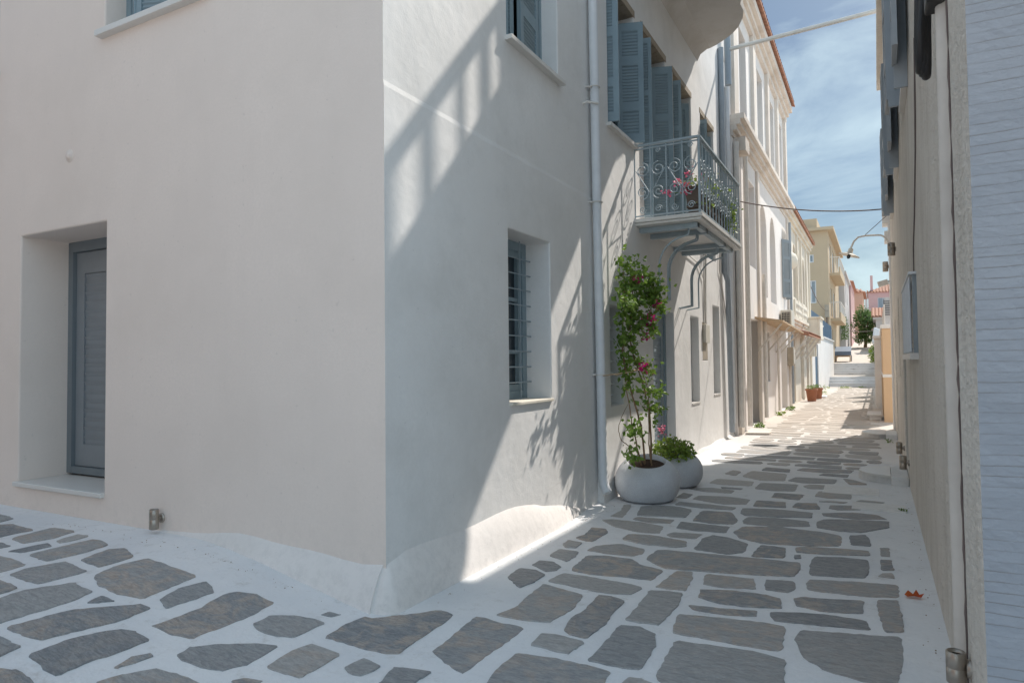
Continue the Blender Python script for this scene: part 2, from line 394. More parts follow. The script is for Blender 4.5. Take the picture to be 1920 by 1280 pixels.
STONES = """-6.32,2.83 -6.19,2.86 -6.06,2.85 -5.94,2.83 -5.91,2.73 -5.96,2.67
-5.85,2.63 -5.81,2.68 -5.74,2.73 -5.39,2.70 -5.40,2.57 -5.38,2.48 -5.42,2.44
-5.25,2.50 -5.32,2.79 -5.07,2.80 -5.01,2.65 -5.04,2.47
-4.90,2.60 -4.95,2.76 -4.84,2.77 -4.81,2.63 -4.83,2.59
-4.92,2.32 -4.91,2.54 -4.79,2.51 -4.80,2.34
-5.29,2.38 -5.21,2.41 -5.05,2.39 -5.05,2.33 -5.07,2.28
-4.69,2.34 -4.70,2.47 -4.71,2.72 -4.63,2.73 -4.48,2.69 -4.44,2.51 -4.45,2.32 -4.53,2.32
-4.88,2.20 -4.83,2.23 -4.71,2.24 -4.48,2.20 -4.46,2.06 -4.48,2.02
-4.34,2.06 -4.38,2.16 -4.32,2.34 -4.21,2.32 -4.03,2.29 -4.03,2.13 -4.05,2.05
-4.28,2.42 -4.36,2.62 -4.29,2.68 -4.07,2.60 -4.05,2.46 -4.05,2.39 -4.17,2.40
-3.92,2.29 -3.98,2.44 -3.97,2.62 -3.71,2.62 -3.53,2.63 -3.50,2.45 -3.48,2.28 -3.62,2.23 -3.77,2.23
-4.35,1.96 -4.29,1.98 -4.17,1.97 -4.06,1.95 -4.04,1.87 -4.06,1.83
-3.96,1.79 -3.99,1.94 -3.90,2.15 -3.82,2.14 -3.72,2.14 -3.68,2.02 -3.68,1.81 -3.68,1.70 -3.70,1.67
-3.61,2.07 -3.63,2.15 -3.54,2.16 -3.57,2.11
-3.60,1.71 -3.58,1.96 -3.42,2.21 -3.35,2.22 -3.33,2.05 -3.38,1.85 -3.40,1.75 -3.50,1.72
-3.40,2.33 -3.45,2.48 -3.43,2.62 -3.34,2.60 -3.29,2.57 -3.29,2.41 -3.30,2.30 -3.35,2.31
-3.19,2.15 -3.18,2.25 -3.18,2.40 -3.23,2.57 -3.21,2.66 -3.11,2.71 -2.98,2.70 -2.95,2.53 -2.95,2.40 -2.96,2.28 -2.96,2.20 -3.06,2.16
-2.86,2.48 -2.87,2.60 -2.80,2.67 -2.69,2.72 -2.62,2.72 -2.62,2.59 -2.62,2.52 -2.70,2.47 -2.81,2.46
-2.70,2.79 -2.69,2.84 -2.62,2.86 -2.64,2.81
-2.50,2.63 -2.51,2.84 -2.49,2.92 -2.45,2.93 -2.22,3.22 -2.13,3.20 -2.11,3.11 -2.10,2.85 -2.08,2.68 -2.15,2.65 -2.34,2.64
-3.58,1.62 -3.54,1.64 -3.45,1.64 -3.40,1.65 -3.37,1.56 -3.37,1.52
-3.30,1.65 -3.31,1.81 -3.29,1.91 -3.25,2.01 -3.18,2.04 -3.08,2.04 -3.08,1.89 -3.09,1.77 -3.08,1.65 -3.15,1.64 -3.25,1.65
-2.97,1.82 -3.00,1.91 -2.97,1.98 -2.94,1.98 -2.95,1.90 -2.96,1.83
-2.87,2.06 -2.89,2.14 -2.83,2.23 -2.71,2.35 -2.61,2.40 -2.60,2.29 -2.59,2.19 -2.63,2.10 -2.73,2.06 -2.83,2.05
-2.50,2.24 -2.52,2.40 -2.50,2.51 -2.41,2.52 -2.32,2.51 -2.31,2.39 -2.31,2.26 -2.38,2.25
-2.20,2.43 -2.19,2.54 -2.07,2.52 -2.07,2.47 -2.08,2.40 -2.16,2.40
-3.30,1.49 -3.23,1.55 -3.14,1.56 -3.04,1.54 -3.10,1.41
-2.92,1.72 -2.90,1.82 -2.85,1.92 -2.74,1.96 -2.61,1.97 -2.56,1.88 -2.80,1.68
-2.53,2.07 -2.50,2.12 -2.42,2.14 -2.40,2.10 -2.46,2.06
-1.96,2.39 -2.00,2.53 -1.91,2.55 -1.82,2.57 -1.83,2.50 -1.83,2.42 -1.93,2.37
-1.94,2.77 -1.95,2.87 -1.99,3.23 -1.93,3.24 -1.82,3.22 -1.69,3.22 -1.68,3.06 -1.69,2.86 -1.69,2.65 -1.78,2.68
-1.90,3.33 -1.86,3.48 -1.88,3.70 -1.89,3.90 -1.75,3.86 -1.60,3.82 -1.57,3.59 -1.60,3.36 -1.73,3.33 -1.85,3.33
-2.17,3.94 -2.18,4.13 -2.07,4.14 -1.97,4.08 -1.97,3.94 -2.00,3.79 -2.07,3.85
-2.15,4.25 -2.14,4.37 -2.05,4.38 -1.95,4.30 -1.95,4.21 -2.00,4.16
-2.14,4.51 -2.14,4.69 -1.99,4.69 -1.96,4.56 -1.97,4.43
-2.17,4.83 -2.18,4.95 -2.06,4.93 -2.04,4.78 -2.12,4.76
-2.16,5.06 -2.13,5.17 -2.17,5.42 -2.04,5.42 -1.99,5.31 -2.00,5.02 -2.06,5.01
-2.18,5.91 -2.17,6.16 -2.23,6.42 -2.17,6.46 -2.12,6.27 -2.06,5.90
-2.19,5.73 -2.12,5.79 -1.85,5.79 -1.65,5.73 -1.61,5.49 -1.77,5.45 -2.00,5.54
-1.95,5.87 -1.94,5.98 -1.75,5.99 -1.62,6.00 -1.63,5.86 -1.77,5.81
-1.97,6.04 -2.04,6.40 -1.96,6.51 -1.73,6.54 -1.58,6.46 -1.56,6.14 -1.77,6.10
-1.81,5.18 -1.81,5.33 -1.63,5.38 -1.35,5.32 -1.32,5.18 -1.39,5.12 -1.63,5.11
-1.94,4.76 -1.92,4.91 -1.78,5.03 -1.57,4.97 -1.55,4.85 -1.59,4.77 -1.78,4.74
-1.86,4.31 -1.88,4.61 -1.76,4.67 -1.57,4.67 -1.48,4.57 -1.31,4.52 -1.32,4.30 -1.49,4.28 -1.69,4.24 -1.84,4.26
-1.89,3.98 -1.87,4.17 -1.70,4.17 -1.42,4.15 -1.33,4.12 -1.35,3.97 -1.52,3.93 -1.73,3.96
-1.25,4.18 -1.23,4.37 -1.22,4.54 -1.12,4.57 -1.09,4.44 -1.07,4.20 -1.18,4.18
-1.48,3.30 -1.51,3.47 -1.49,3.60 -1.51,3.86 -1.43,3.87 -1.34,3.83 -1.34,3.67 -1.32,3.47 -1.34,3.26 -1.43,3.27
-1.55,3.05 -1.56,3.19 -1.49,3.21 -1.33,3.19 -1.34,3.10 -1.35,3.04 -1.45,3.04
-1.24,3.59 -1.24,3.74 -1.26,4.08 -1.16,4.11 -1.07,4.11 -1.05,3.91 -1.06,3.60 -1.15,3.58
-1.23,3.02 -1.23,3.21 -1.24,3.48 -1.14,3.50 -1.04,3.44 -1.00,3.30 -0.99,3.04 -1.08,3.02
-1.53,2.59 -1.56,2.73 -1.56,2.92 -1.39,2.95 -1.21,2.95 -1.11,2.94 -1.09,2.81 -1.08,2.63 -1.46,2.44
-1.02,2.87 -1.01,2.93 -0.95,2.94 -0.89,2.92 -0.90,2.83 -1.00,2.79
-1.47,4.74 -1.46,4.98 -1.41,5.01 -0.80,5.07 -0.52,5.09 -0.51,4.96 -0.53,4.77 -0.88,4.67 -1.15,4.61 -1.30,4.59
-0.97,3.56 -1.00,3.77 -0.84,3.81 -0.59,3.85 -0.47,3.84 -0.45,3.53 -0.61,3.52 -0.83,3.52 -0.95,3.52
-0.92,3.41 -0.76,3.43 -0.55,3.45 -0.42,3.41 -0.40,3.14 -0.84,2.92 -0.90,3.03
-0.39,3.69 -0.38,3.84 -0.19,3.89 0.07,3.96 0.06,3.67 0.04,3.39 -0.08,3.37 -0.24,3.41 -0.34,3.52
-0.56,4.03 -0.42,4.10 -0.25,4.14 -0.10,4.13 -0.07,4.01 -0.24,3.97 -0.51,3.92
-0.46,4.33 -0.42,4.38 -0.27,4.41 -0.11,4.46 -0.11,4.24 -0.31,4.19 -0.44,4.22
-0.04,4.50 0.07,4.55 0.08,4.33 0.08,4.06 0.00,4.03 -0.02,4.21
-0.98,3.95 -0.81,3.98 -0.63,4.02 -0.63,3.94 -0.79,3.89 -0.95,3.89
-0.97,4.12 -0.98,4.24 -0.81,4.30 -0.63,4.31 -0.54,4.28 -0.52,4.13 -0.71,4.07 -0.85,4.06
-0.42,4.67 -0.40,4.75 -0.16,4.82 0.07,4.87 0.07,4.63 -0.10,4.56 -0.31,4.54 -0.40,4.54
-0.66,4.60 -0.65,4.62 -0.50,4.66 -0.48,4.50 -0.52,4.43 -0.64,4.43
-1.02,4.47 -1.02,4.57 -0.74,4.60 -0.72,4.54 -0.70,4.41 -0.88,4.35 -0.99,4.36
-0.42,4.86 -0.44,5.16 -0.42,5.30 -0.25,5.36 -0.10,5.37 -0.09,5.08 -0.11,4.95 -0.29,4.89
-0.03,5.01 -0.01,5.08 0.05,5.11 0.06,5.01
-0.02,5.42 0.05,5.45 0.06,5.21 -0.01,5.17
-0.02,5.76 0.04,5.79 0.04,5.55 -0.01,5.54
-0.56,5.28 -0.52,5.31 -0.51,5.23 -0.55,5.20
-0.57,5.49 -0.49,5.56 -0.26,5.61 -0.10,5.63 -0.09,5.51 -0.32,5.43 -0.55,5.38
-0.83,5.14 -0.81,5.45 -0.64,5.45 -0.62,5.19 -0.81,5.13
-1.24,5.14 -1.25,5.49 -1.20,5.61 -1.07,5.58 -0.92,5.47 -0.90,5.21 -0.99,5.12
-1.06,5.78 -1.03,6.00 -0.78,6.12 -0.44,6.09 -0.30,6.03 -0.29,5.71 -0.48,5.62 -0.79,5.53 -0.98,5.62
-0.23,6.06 -0.12,6.14 -0.09,6.02 -0.08,5.80 -0.21,5.78
-0.49,6.44 -0.44,6.58 -0.21,6.66 0.04,6.72 0.04,6.49 -0.15,6.23 -0.31,6.20 -0.47,6.25
-1.07,6.25 -1.05,6.40 -0.82,6.46 -0.57,6.44 -0.55,6.26 -0.78,6.14 -1.04,6.13
-1.52,5.72 -1.54,5.95 -1.37,5.95 -1.14,5.95 -1.13,5.74 -1.36,5.70
-1.54,5.47 -1.51,5.57 -1.29,5.61 -1.30,5.44 -1.49,5.41
-1.47,6.06 -1.48,6.48 -1.23,6.53 -1.12,6.22 -1.13,6.07 -1.30,6.02
-0.48,6.85 -0.22,7.00 -0.04,6.98 0.03,6.82 -0.21,6.72 -0.45,6.74
-1.14,6.54 -1.15,6.74 -0.87,6.82 -0.57,6.80 -0.56,6.61 -0.83,6.51 -1.08,6.46
-1.77,6.63 -1.77,6.78 -1.47,6.78 -1.23,6.75 -1.25,6.64 -1.53,6.60
-1.69,7.00 -1.67,7.20 -1.39,7.26 -1.18,7.21 -1.17,6.96 -1.38,6.88
-0.99,7.43 -0.99,7.69 -0.71,7.71 -0.73,7.40
-1.09,6.90 -1.10,7.19 -0.84,7.22 -0.81,6.95
-0.75,7.01 -0.73,7.21 -0.56,7.27 -0.51,7.03 -0.65,6.97
-0.60,7.67 -0.58,7.95 -0.28,7.96 -0.27,7.68 -0.46,7.62
-0.44,7.10 -0.43,7.24 -0.23,7.31 -0.16,7.16 -0.35,7.06
-0.55,7.39 -0.45,7.47 -0.30,7.47 -0.33,7.41
-0.22,7.55 -0.18,7.65 0.03,7.63 -0.03,7.52
-1.22,7.86 -1.21,8.25 -0.83,8.30 -0.82,7.88 -1.03,7.81
-0.76,8.22 -0.70,8.36 -0.53,8.36 -0.53,8.15 -0.70,8.10
-0.45,8.22 -0.41,8.36 -0.13,8.41 -0.17,8.28 -0.36,8.16
-0.39,8.92 -0.27,8.84 -0.13,8.62 -0.31,8.55
-0.95,8.53 -0.89,8.81 -0.46,8.84 -0.47,8.54 -0.78,8.45
-1.74,8.00 -1.71,8.31 -1.30,8.29 -1.29,8.01 -1.57,7.96
-1.57,7.80 -1.34,7.81 -1.35,7.73 -1.54,7.71
-0.66,9.09 -0.62,9.23 -0.34,9.24 -0.36,9.05
-0.94,9.38 -0.88,9.60 -0.31,9.66 -0.34,9.42 -0.65,9.31
-1.48,8.63 -1.44,9.07 -1.03,9.01 -0.99,8.51 -1.23,8.43
-1.34,9.19 -1.32,9.46 -1.02,9.40 -1.02,9.18
-1.71,8.74 -1.67,9.04 -1.55,8.96 -1.57,8.64
-1.88,7.55 -1.66,7.70 -1.40,7.63 -1.41,7.47 -1.66,7.45
-1.86,7.15 -1.86,7.28 -1.75,7.23 -1.76,7.00 -1.87,7.01"""

def chaikin(p, k=2):
    for _ in range(k):
        n = len(p); q = []
        for i in range(n):
            a, b = p[i], p[(i + 1) % n]
            q += [(a[0] * .92 + b[0] * .08, a[1] * .92 + b[1] * .08), (a[0] * .08 + b[0] * .92, a[1] * .08 + b[1] * .92)]
        p = q
    return p
def rough(p, amp):
    q = []; n = len(p)
    for i in range(n):
        a, b = p[i], p[(i + 1) % n]; L = math.hypot(b[0] - a[0], b[1] - a[1]); k = max(1, min(14, int(L / .032)))
        for j in range(k):
            t = j / k; q.append((a[0] + (b[0] - a[0]) * t + U(-amp, amp), a[1] + (b[1] - a[1]) * t + U(-amp, amp)))
    return q
mb = MB(); boxes = []
def stone(poly, far=0, amp=.005, k=1):
    p = rough(chaikin(poly, k), amp); n = len(p)
    A = sum(p[i][0] * p[(i + 1) % n][1] - p[(i + 1) % n][0] * p[i][1] for i in range(n))
    if A < 0: p = p[::-1]
    tone = (min(1, max(0, random.gauss(.45, .34))), (U(.55, 1) if R() < .42 else U(0, .3)), far)
    cx = sum(q[0] for q in p) / n; cy = sum(q[1] for q in p) / n
    h = U(.003, .009); tx_, ty_ = U(-.004, .004), U(-.004, .004)
    if not far: p = [(cx + (x - cx) * 1.035, cy + (y - cy) * 1.05) for x, y in p]
    top = [(x, y, gz(x, y) + h + tx_ * (x - cx) + ty_ * (y - cy)) for x, y in p]
    low = [(cx + (x - cx) * 1.01, cy + (y - cy) * 1.02, gz(x, y) - .006) for x, y in p]
    tri = tessellate_polygon([[V(q) for q in top]])
    mb.add(top + low, [tuple(t) if (V(top[t[1]]) - V(top[t[0]])).cross(V(top[t[2]]) - V(top[t[0]])).z > 0 else tuple(t)[::-1] for t in tri]
           + [(n + i, n + (i + 1) % n, (i + 1) % n, i) for i in range(n)], False, tone)
for line in STONES.strip().split('\n'):
    p = [tuple(float(c) for c in q.split(',')) for q in line.split()]
    stone(p); boxes.append((min(q[0] for q in p), max(q[0] for q in p), min(q[1] for q in p), max(q[1] for q in p)))
def course(x0, x1, y, h, far, j=1.0, gap=.05, avoid=False):
    x = x0 + U(0, .2)
    while x < x1 - .12:
        w = min(U(.25, .95), x1 - x)
        a = [(x + U(0, .04) * j, y + U(0, .07) * h / .3), (x + w * .5, y + U(-.02, .02)), (x + w - U(0, .05) * j, y + U(0, .06)), (x + w + U(-.02, .01), y + h * .5), (x + w - U(0, .06) * j, y + h - U(0, .05)), (x + w * .5, y + h + U(-.02, .02)), (x + U(0, .05) * j, y + h - U(0, .05)), (x - U(-.01, .02), y + h * .5)]
        bad = avoid and (y + h > 2.2 and x + w > -6.6 or y + h > 1.3 and x > -2.2) or avoid and any(b[0] - .03 < x + w and b[1] + .03 > x and b[2] - .03 < y + h and b[3] + .03 > y for b in boxes)
        if not bad and w > .12: stone(a, far, amp=.004)
        x += w + gap * U(.8, 1.6)
y = 9.72
while y < 40.3:
    h = U(.22, .48) if y < 18 else U(.3, .6)
    far = max(0, min(1, (y - 10.5) / 5))
    xr = .02 if y < 18 else -.12 - (y - 18) * .004
    course(-2.12 if y < 30 else -1.8, xr, y, h, far)
    y += h + U(.07, .12)
yy = -4
while yy < 2.75:
    h = U(.22, .42)
    course(-8, 5, yy, h, 0, avoid=True); yy += h + .07
tag(mb.build('paving_stones', 'slate'), kind='structure')

# steps up the lane
def steps(name, x0, x1, y0, z0, n, rise, run):
    b = MB()
    for i in range(n):
        b.box(x0 + i * .003, x1 - i * .003, y0 + i * run, y0 + n * run + .3, z0 - .1 + (i * rise if i else 0), z0 + (i + 1) * rise - .03)
        b.box(x0 - .02, x1 + .002, y0 + i * run - .03, y0 + (i + 1) * run - .002, z0 + (i + 1) * rise - .03, z0 + (i + 1) * rise + .004)
    b2 = b.build(name, 'stepm'); tag(b2, kind='structure'); return b2
m, nt, b = new_mat('worn_step_stone'); M['stepm'] = m
c = ramp(nt, noise(nt, 2.5, 8, .7), [(.3, (.74, .72, .70)), (.7, (.84, .82, .81))])
d = ramp(nt, noise(nt, 3.5, 8, .75, stretch=(.6, 1, 3), off=8), [(.55, (0, 0, 0)), (.68, (.7,) * 3)])
nt.links.new(mixc(nt, d, c, (.30, .26, .22)), b.inputs['Base Color']); b.inputs['Roughness'].default_value = .85
steps('lower_steps', -2.5, -.02, 40.0, 0, 3, .165, .34)
steps('upper_steps', -2.45, .0, 45.2, .5, 5, .14, .32)

# ------------------------------------------------------------------ corner house
XW, YF = -2.5, 3.09
house = thing('corner_house', 'smooth white plastered house on the street corner with a deep shuttered doorway', 'house', (XW, YF, 0))
DW = .45
wall = MB(); ext = V((XW, 0, 0))
ZC = 3.03; OFF = .006
al = rect(-6.42, -5.20, .43, 2.53)
# street side, lower part stands 9 mm proud of the upper part
panel(wall, (XW + OFF, 0, 0), YP, XP, rect(YF, 6.42, -.3, ZC), [(rect(4.59, 5.345, 1.09, 2.45), .30)])
panel(wall, (XW, 0, 0), YP, XP, rect(YF, 6.42, ZC + .035, 8.6), [(rect(4.61, 5.58, 3.955, 5.55), .24)])
wall.add([(XW + OFF, YF, ZC), (XW + OFF, 6.42, ZC), (XW, 6.42, ZC + .035), (XW, YF, ZC + .035)], [(0, 1, 2, 3)])
ow = wall.build('wall', 'white', house, bevel=.012, weld=True)
fr = MB()
panel(fr, (0, YF, 0), XP, YM, [(-12, -.3), (XW + OFF, -.3), (XW + OFF, ZC), (XW, ZC + .035), (XW, 8.6), (-12, 8.6)],
      [(al, .44), (rect(-5.24, -4.05, 4.0, 5.5), .22), (rect(-7.9, -6.83, 4.03, 5.5), .2)])
ofr = fr.build('wall', 'front', house, bevel=.014, weld=True); ofr['label'] = 'warm beige white wall facing the side street'
core = MB(); core.box(-12, XW - .5, YF + .5, 6.42, -.3, 8.58)
core.box(-12, XW - .02, YF + .02, 6.40, 8.4, 8.62)
core.build('roof', 'shade', house)
# flared base of the wall
def plinth(stations, name, parent, mt='white'):
    b = MB(); K = 9; vs = []
    for (x, y, nx, ny, h, p) in stations:
        g0 = gz(x, y)
        for k in range(K):
            a = k / (K - 1); ang = a * math.pi / 2
            o = p * (.5 * math.sin(ang) ** 1.5 + .5 * a ** 1.2); z = g0 - .02 + (h + .02) * (.45 * math.cos(ang) + .55 * (1 - a ** 1.25))
            vs.append((x + nx * (o - .012 * (1 - a)), y + ny * (o - .012 * (1 - a)), z if k < K - 1 else g0 - .03))
    n = len(stations)
    b.add(vs, [(i * K + k, i * K + k + 1, (i + 1) * K + k + 1, (i + 1) * K + k) for i in range(n - 1) for k in range(K - 1)], True)
    return b.build(name, mt, parent)
st = []
X1 = XW + OFF
for i in range(15):
    t = i / 14; x = -4.6 + (X1 - .02 + 4.6) * t
    e = min(1, t * 1.4); e = e * e * (3 - 2 * e)
    st.append((x, YF, 0, -1, .02 + .14 * e + .10 * t ** 5 + .010 * math.sin(i * 1.3), .01 + .06 * e + .06 * t ** 5))
plinth(st, 'plinth', house, 'plinthw')
st = st[-1:]
for k in range(7):
    a = -math.pi / 2 + k / 6 * math.pi / 2
    st.append((X1 - .02, YF + .02, math.cos(a), math.sin(a), .26 + .004 * k, .13))
for i in range(1, 22):
    t = i / 21; y = YF + .02 + (6.38 - YF) * t
    e = 1 - max(0, (t - .45) / .55); e = e * e * (3 - 2 * e)
    st.append((X1, y, 1, 0, .02 + .27 * e + .01 * math.sin(i * .9), .015 + .095 * min(1, e * 1.3)))
plinth(st, 'plinth', house, 'plinthw')['label'] = 'rounded flared base of the white wall'
# doorway in the front
dr = MB(); Y0 = YF + .44
dr.box(-6.42, -6.35, Y0 - .05, Y0 + .02, .47, 2.53); dr.box(-5.27, -5.20, Y0 - .05, Y0 + .02, .47, 2.53)
dr.box(-6.35, -5.27, Y0 - .05, Y0 + .02, 2.44, 2.53); dr.box(-6.35, -5.27, Y0 - .048, Y0 + .02, .47, .53)
d0 = MB(); shutter(d0, (-6.345, Y0 + .0), (-5.275, Y0 + .0), .535, 2.435, panels=1, border=.12, pitch=.078)
door = d0.build('door', 'frontdoor', house); dr.build('door_frame', 'frontframe', door)
MB().box(-6.45, -5.195, YF - .03, Y0 + .01, .415, .452).build('door_sill', 'marble', house, bevel=.006)
# upper windows on the front
for (a, b_, z, d, lab) in ((-5.24, -4.05, 4.0, .22, 1), (-7.9, -6.83, 4.03, .2, 0)):
    YY = YF + d
    f = MB(); winframe(f, (0, YY, 0), XP, YM, a, b_, z + .02, 5.5, .06, .05, mull=[(a + b_) / 2])
    win = f.build('window', 'blue', house)
    MB().box(a, b_, YY, YY + .02, z, 5.5).build('pane', 'glass', win)
    s_ = MB(); 
    if lab:
        shutter(s_, (a + .07, YY - .03), (a + .32, YY - .17), z + .04, 5.45, border=.04)
        shutter(s_, (a + .34, YY - .17), (a + .60, YY - .07), z + .04, 5.45, border=.04)
        shutter(s_, (b_ - .35, YY - .17), (b_ - .07, YY - .04), z + .04, 5.45, border=.04)
    else:
        shutter(s_, (a + .04, YY - .10), (b_ - .03, YY - .10), z + .05, 5.45, border=.02, panels=1)
    s_.build('shutter', 'blue' if lab else 'greypaint', win)
    MB().box(a - .04, b_ + .03, YF - .06, YY, z - .035, z + .012).build('sill', 'marble', win, bevel=.005)
MB().lathe((-5.70, YF - .001, 3.11), [(.001, .02), (.022, .02), (.028, .008), (.05, .006), (.055, -.005)], 20,
     tilt=__import__('mathutils').Matrix.Rotation(math.pi / 2, 3, 'X')).build('wall_socket_cover', 'front', house)
# street side ground floor window with bars
XG = XW - .28
f = MB(); winframe(f, (XG, 0, 0), YP, XP, 4.59, 5.345, 1.09, 2.45, .075, .05)
winframe(f, (XG, 0, 0), YP, XP, 4.66, 5.27, 1.165, 2.375, .055, .035, mull=[4.965], trans=[1.50, 1.95])
win = f.build('window', 'blue', house)
MB().box(XG - .02, XG, 4.6, 5.34, 1.1, 2.44).build('pane', 'glass', win)
MB().box(XG - .06, XG - .05, 4.6, 5.34, 1.1, 2.44).build('curtain', 'curtain', win)
g_ = MB()
for k in range(9):
    z = 1.24 + k * .132; g_.tube([(XG + .09, 4.585, z), (XG + .09, 5.35, z)], .0065, 6)
for y_ in (4.78, 5.15): g_.tube([(XG + .09, y_, 1.085), (XG + .09, y_, 2.455)], .006, 6)
g_.build('window_bars', 'bluepale', win)
MB().box(XG + .002, XW + .03, 4.585, 5.352, 1.075, 1.098).build('sill', 'cream', win, bevel=.004)
# street side upper window
XG = XW - .22
f = MB(); winframe(f, (XG, 0, 0), YP, XP, 4.61, 5.58, 3.96, 5.55, .05, .06)
win = f.build('window', 'blue', house)
MB().box(XG - .03, XG - .01, 4.62, 5.57, 3.97, 5.54).build('pane', 'glass', win)
s_ = MB(); shutter(s_, (XG + .10, 5.05), (XG + .05, 5.50), 4.0, 5.5, border=.07)
s_.build('shutter', 'blue', win)
s_ = MB(); shutter(s_, (XG + .05, 4.67), (XG + .16, 4.74), 4.0, 5.5, border=.03, panels=1)
shutter(s_, (XG + .02, 4.88), (XG + .05, 5.02), 4.0, 5.5, border=.05, panels=1)
s_.build('shutter', 'blue', win)
MB().box(XW - .22, XW + .065, 4.575, 5.62, 3.925, 3.962).build('sill', 'marble', win, bevel=.005)
# downpipe at the joint of the two houses
dp = MB(); dp.tube([(-2.435, 6.27, 8.2), (-2.435, 6.31, 5.03), (-2.43, 6.345, 2.5), (-2.425, 6.38, .26), (-2.41, 6.37, .19), (-2.37, 6.35, .12)], .046, 18)
dpo = dp.build('downpipe', 'pipe', house)
for z, y_ in ((4.15, 6.305), (3.0, 6.335), (1.28, 6.375)):
    c_ = MB(); c_.tube([(-2.43 + .054 * math.cos(a * .5236), y_ + .054 * math.sin(a * .5236), z) for a in range(12)], .007, 6, closed=True)
    c_.tube([(-2.44, y_ - .03, z), (-2.50, y_ - .06, z)], .010, 6); c_.build('pipe_clip', 'pipe2', dpo)
c_ = MB(); c_.tube([(-2.39, 6.30, 3.98), (-2.46, 6.18, 3.97), (-2.50, 6.18, 3.96)], .012, 8)
c_.build('wall_hook', 'pipe2', dpo)

# ------------------------------------------------------------------ balcony house
X2 = -2.43
h2 = thing('balcony_house', 'white house with blue shutters and a small iron balcony, joined to the corner house', 'house', (X2, 6.42, 0))
openings = [(6.70, 7.60, 3.90, 5.52), (7.92, 8.95, 3.12, 5.52), (9.35, 10.38, 3.12, 5.52), (11.0, 12.0, 3.12, 5.48)]
holes = [(rect(*o), .26) for o in openings]
gopen = [('win', 6.66, 7.06, .95, 2.0, .25), ('door', 8.19, 9.17, .10, 2.07, .16), ('rec', 10.10, 10.62, .78, 2.08, .14), ('rec', 11.66, 12.2, .84, 2.35, .14)]
holes += [(rect(a, b_, c0, c1), d) for _, a, b_, c0, c1, d in gopen]
holes += [(rect(10.87, 11.22, 1.42, 2.02), .07)]
w = MB(); panel(w, (X2, 0, 0), YP, XP, rect(6.42, 13.3, -.3, 8.6), holes)
w.add([(X2, 6.42, -.3), (X2, 6.42, 8.6), (X2 - .3, 6.42, 8.6), (X2 - .3, 6.42, -.3)], [(0, 1, 2, 3)])
w.build('wall', 'white', h2, bevel=.01, weld=True)
core = MB(); core.box(-12, X2 - .5, 6.43, 13.29, -.3, 8.5); core.box(-12, X2 - .01, 6.425, 13.29, 8.45, 8.63); core.build('roof', 'shade', h2)
st = [(X2, 7.2 + i * .3, 1, 0, .04 + .04 * abs(math.sin(i * .7)), .05 + .02 * math.sin(i)) for i in range(int((13.25 - 7.2) / .3) + 1)]
plinth([(X2, 12.9 - i * .3, 1, 0, h_, p_) for i, (_, _, _, _, h_, p_) in enumerate(st[:-1])][::-1][0:] if False else st, 'plinth', h2)
for i, (a, b_, z0, z1) in enumerate(openings):
    XG = X2 - .22
    f = MB(); winframe(f, (XG, 0, 0), YP, XP, a, b_, z0, z1 - .12, .06, .05, mull=[(a + b_) / 2], trans=[z0 + (z1 - z0) * .6])
    nm = 'window' if i == 0 else 'balcony_door'
    win = f.build(nm, 'blue', h2)
    MB().box(XG - .03, XG - .01, a, b_, z0, z1).build('pane', 'glass', win)
    MB().box(X2 - .24, X2 + .006, a - .04, b_ + .04, z1 - .07, z1 + .012).build('lintel', 'lintel', win)
    zt = z1 - .17; zb = z0 + (.03 if i else .04)
    s_ = MB()
    if i == 0: shutter(s_, (X2 - .08, a + .03), (X2 + .10, a + .07), zb, zt, border=.06)
    else: shutter(s_, (X2 - .08, a + .04), (X2 + .09, a + .08), zb, zt, border=.04)
    s_.build('shutter', 'blue', win)
    s_ = MB(); w_ = (.27, .25, .12, .10)[i]
    shutter(s_, (X2 - .17, b_ - .12), (X2 - .17 + w_ + .02, b_ - .02), zb, zt, border=.062)
    s_.build('shutter', 'blue', win)
    if i == 0: MB().box(X2 - .2, X2 + .055, a - .06, b_ + .03, z0 - .035, z0 + .006).build('sill', 'marble', win, bevel=.005)
# ground floor openings
f = MB(); XG = X2 - .24; winframe(f, (XG, 0, 0), YP, XP, 6.66, 7.06, .95, 2.0, .05, .05, trans=[1.45])
win = f.build('window', 'blue', h2); MB().box(XG - .02, XG, 6.66, 7.06, .95, 2.0).build('pane', 'glass', win)
g_ = MB()
for k in range(8): g_.tube([(XG + .12, 6.65, 1.05 + .12 * k), (XG + .12, 7.07, 1.05 + .12 * k)], .008, 6)
g_.build('window_bars', 'pipe', win)
XG = X2 - .16
d0 = MB(); shutter(d0, (XG + .01, 8.26), (XG + .01, 9.10), .15, 2.0, panels=1, border=.11, pitch=.07)
door = d0.build('door', 'bluepale', h2)
f = MB(); winframe(f, (XG, 0, 0), YP, XP, 8.19, 9.17, .10, 2.07, .07, .045); f.build('door_frame', 'blue', door)
MB().tube([(XG + .04, 8.36, 1.05), (XG + .09, 8.36, 1.05), (XG + .09, 8.48, 1.05)], .009, 8).build('handle', 'steel', door)
for (a, b_, z0, z1) in ((10.10, 10.62, .78, 2.08), (11.66, 12.2, .84, 2.35)):
    XG = X2 - .14
    s_ = MB(); shutter(s_, (XG + .01, a + .02), (XG + .01, b_ - .02), z0 + .02, z1 - .02, border=.05)
    win = s_.build('window', 'bluepale', h2)
    MB().box(XG, X2 + .012, a - .004, b_ + .004, z0 - .016, z0 + .006).build('sill', 'marble', win)
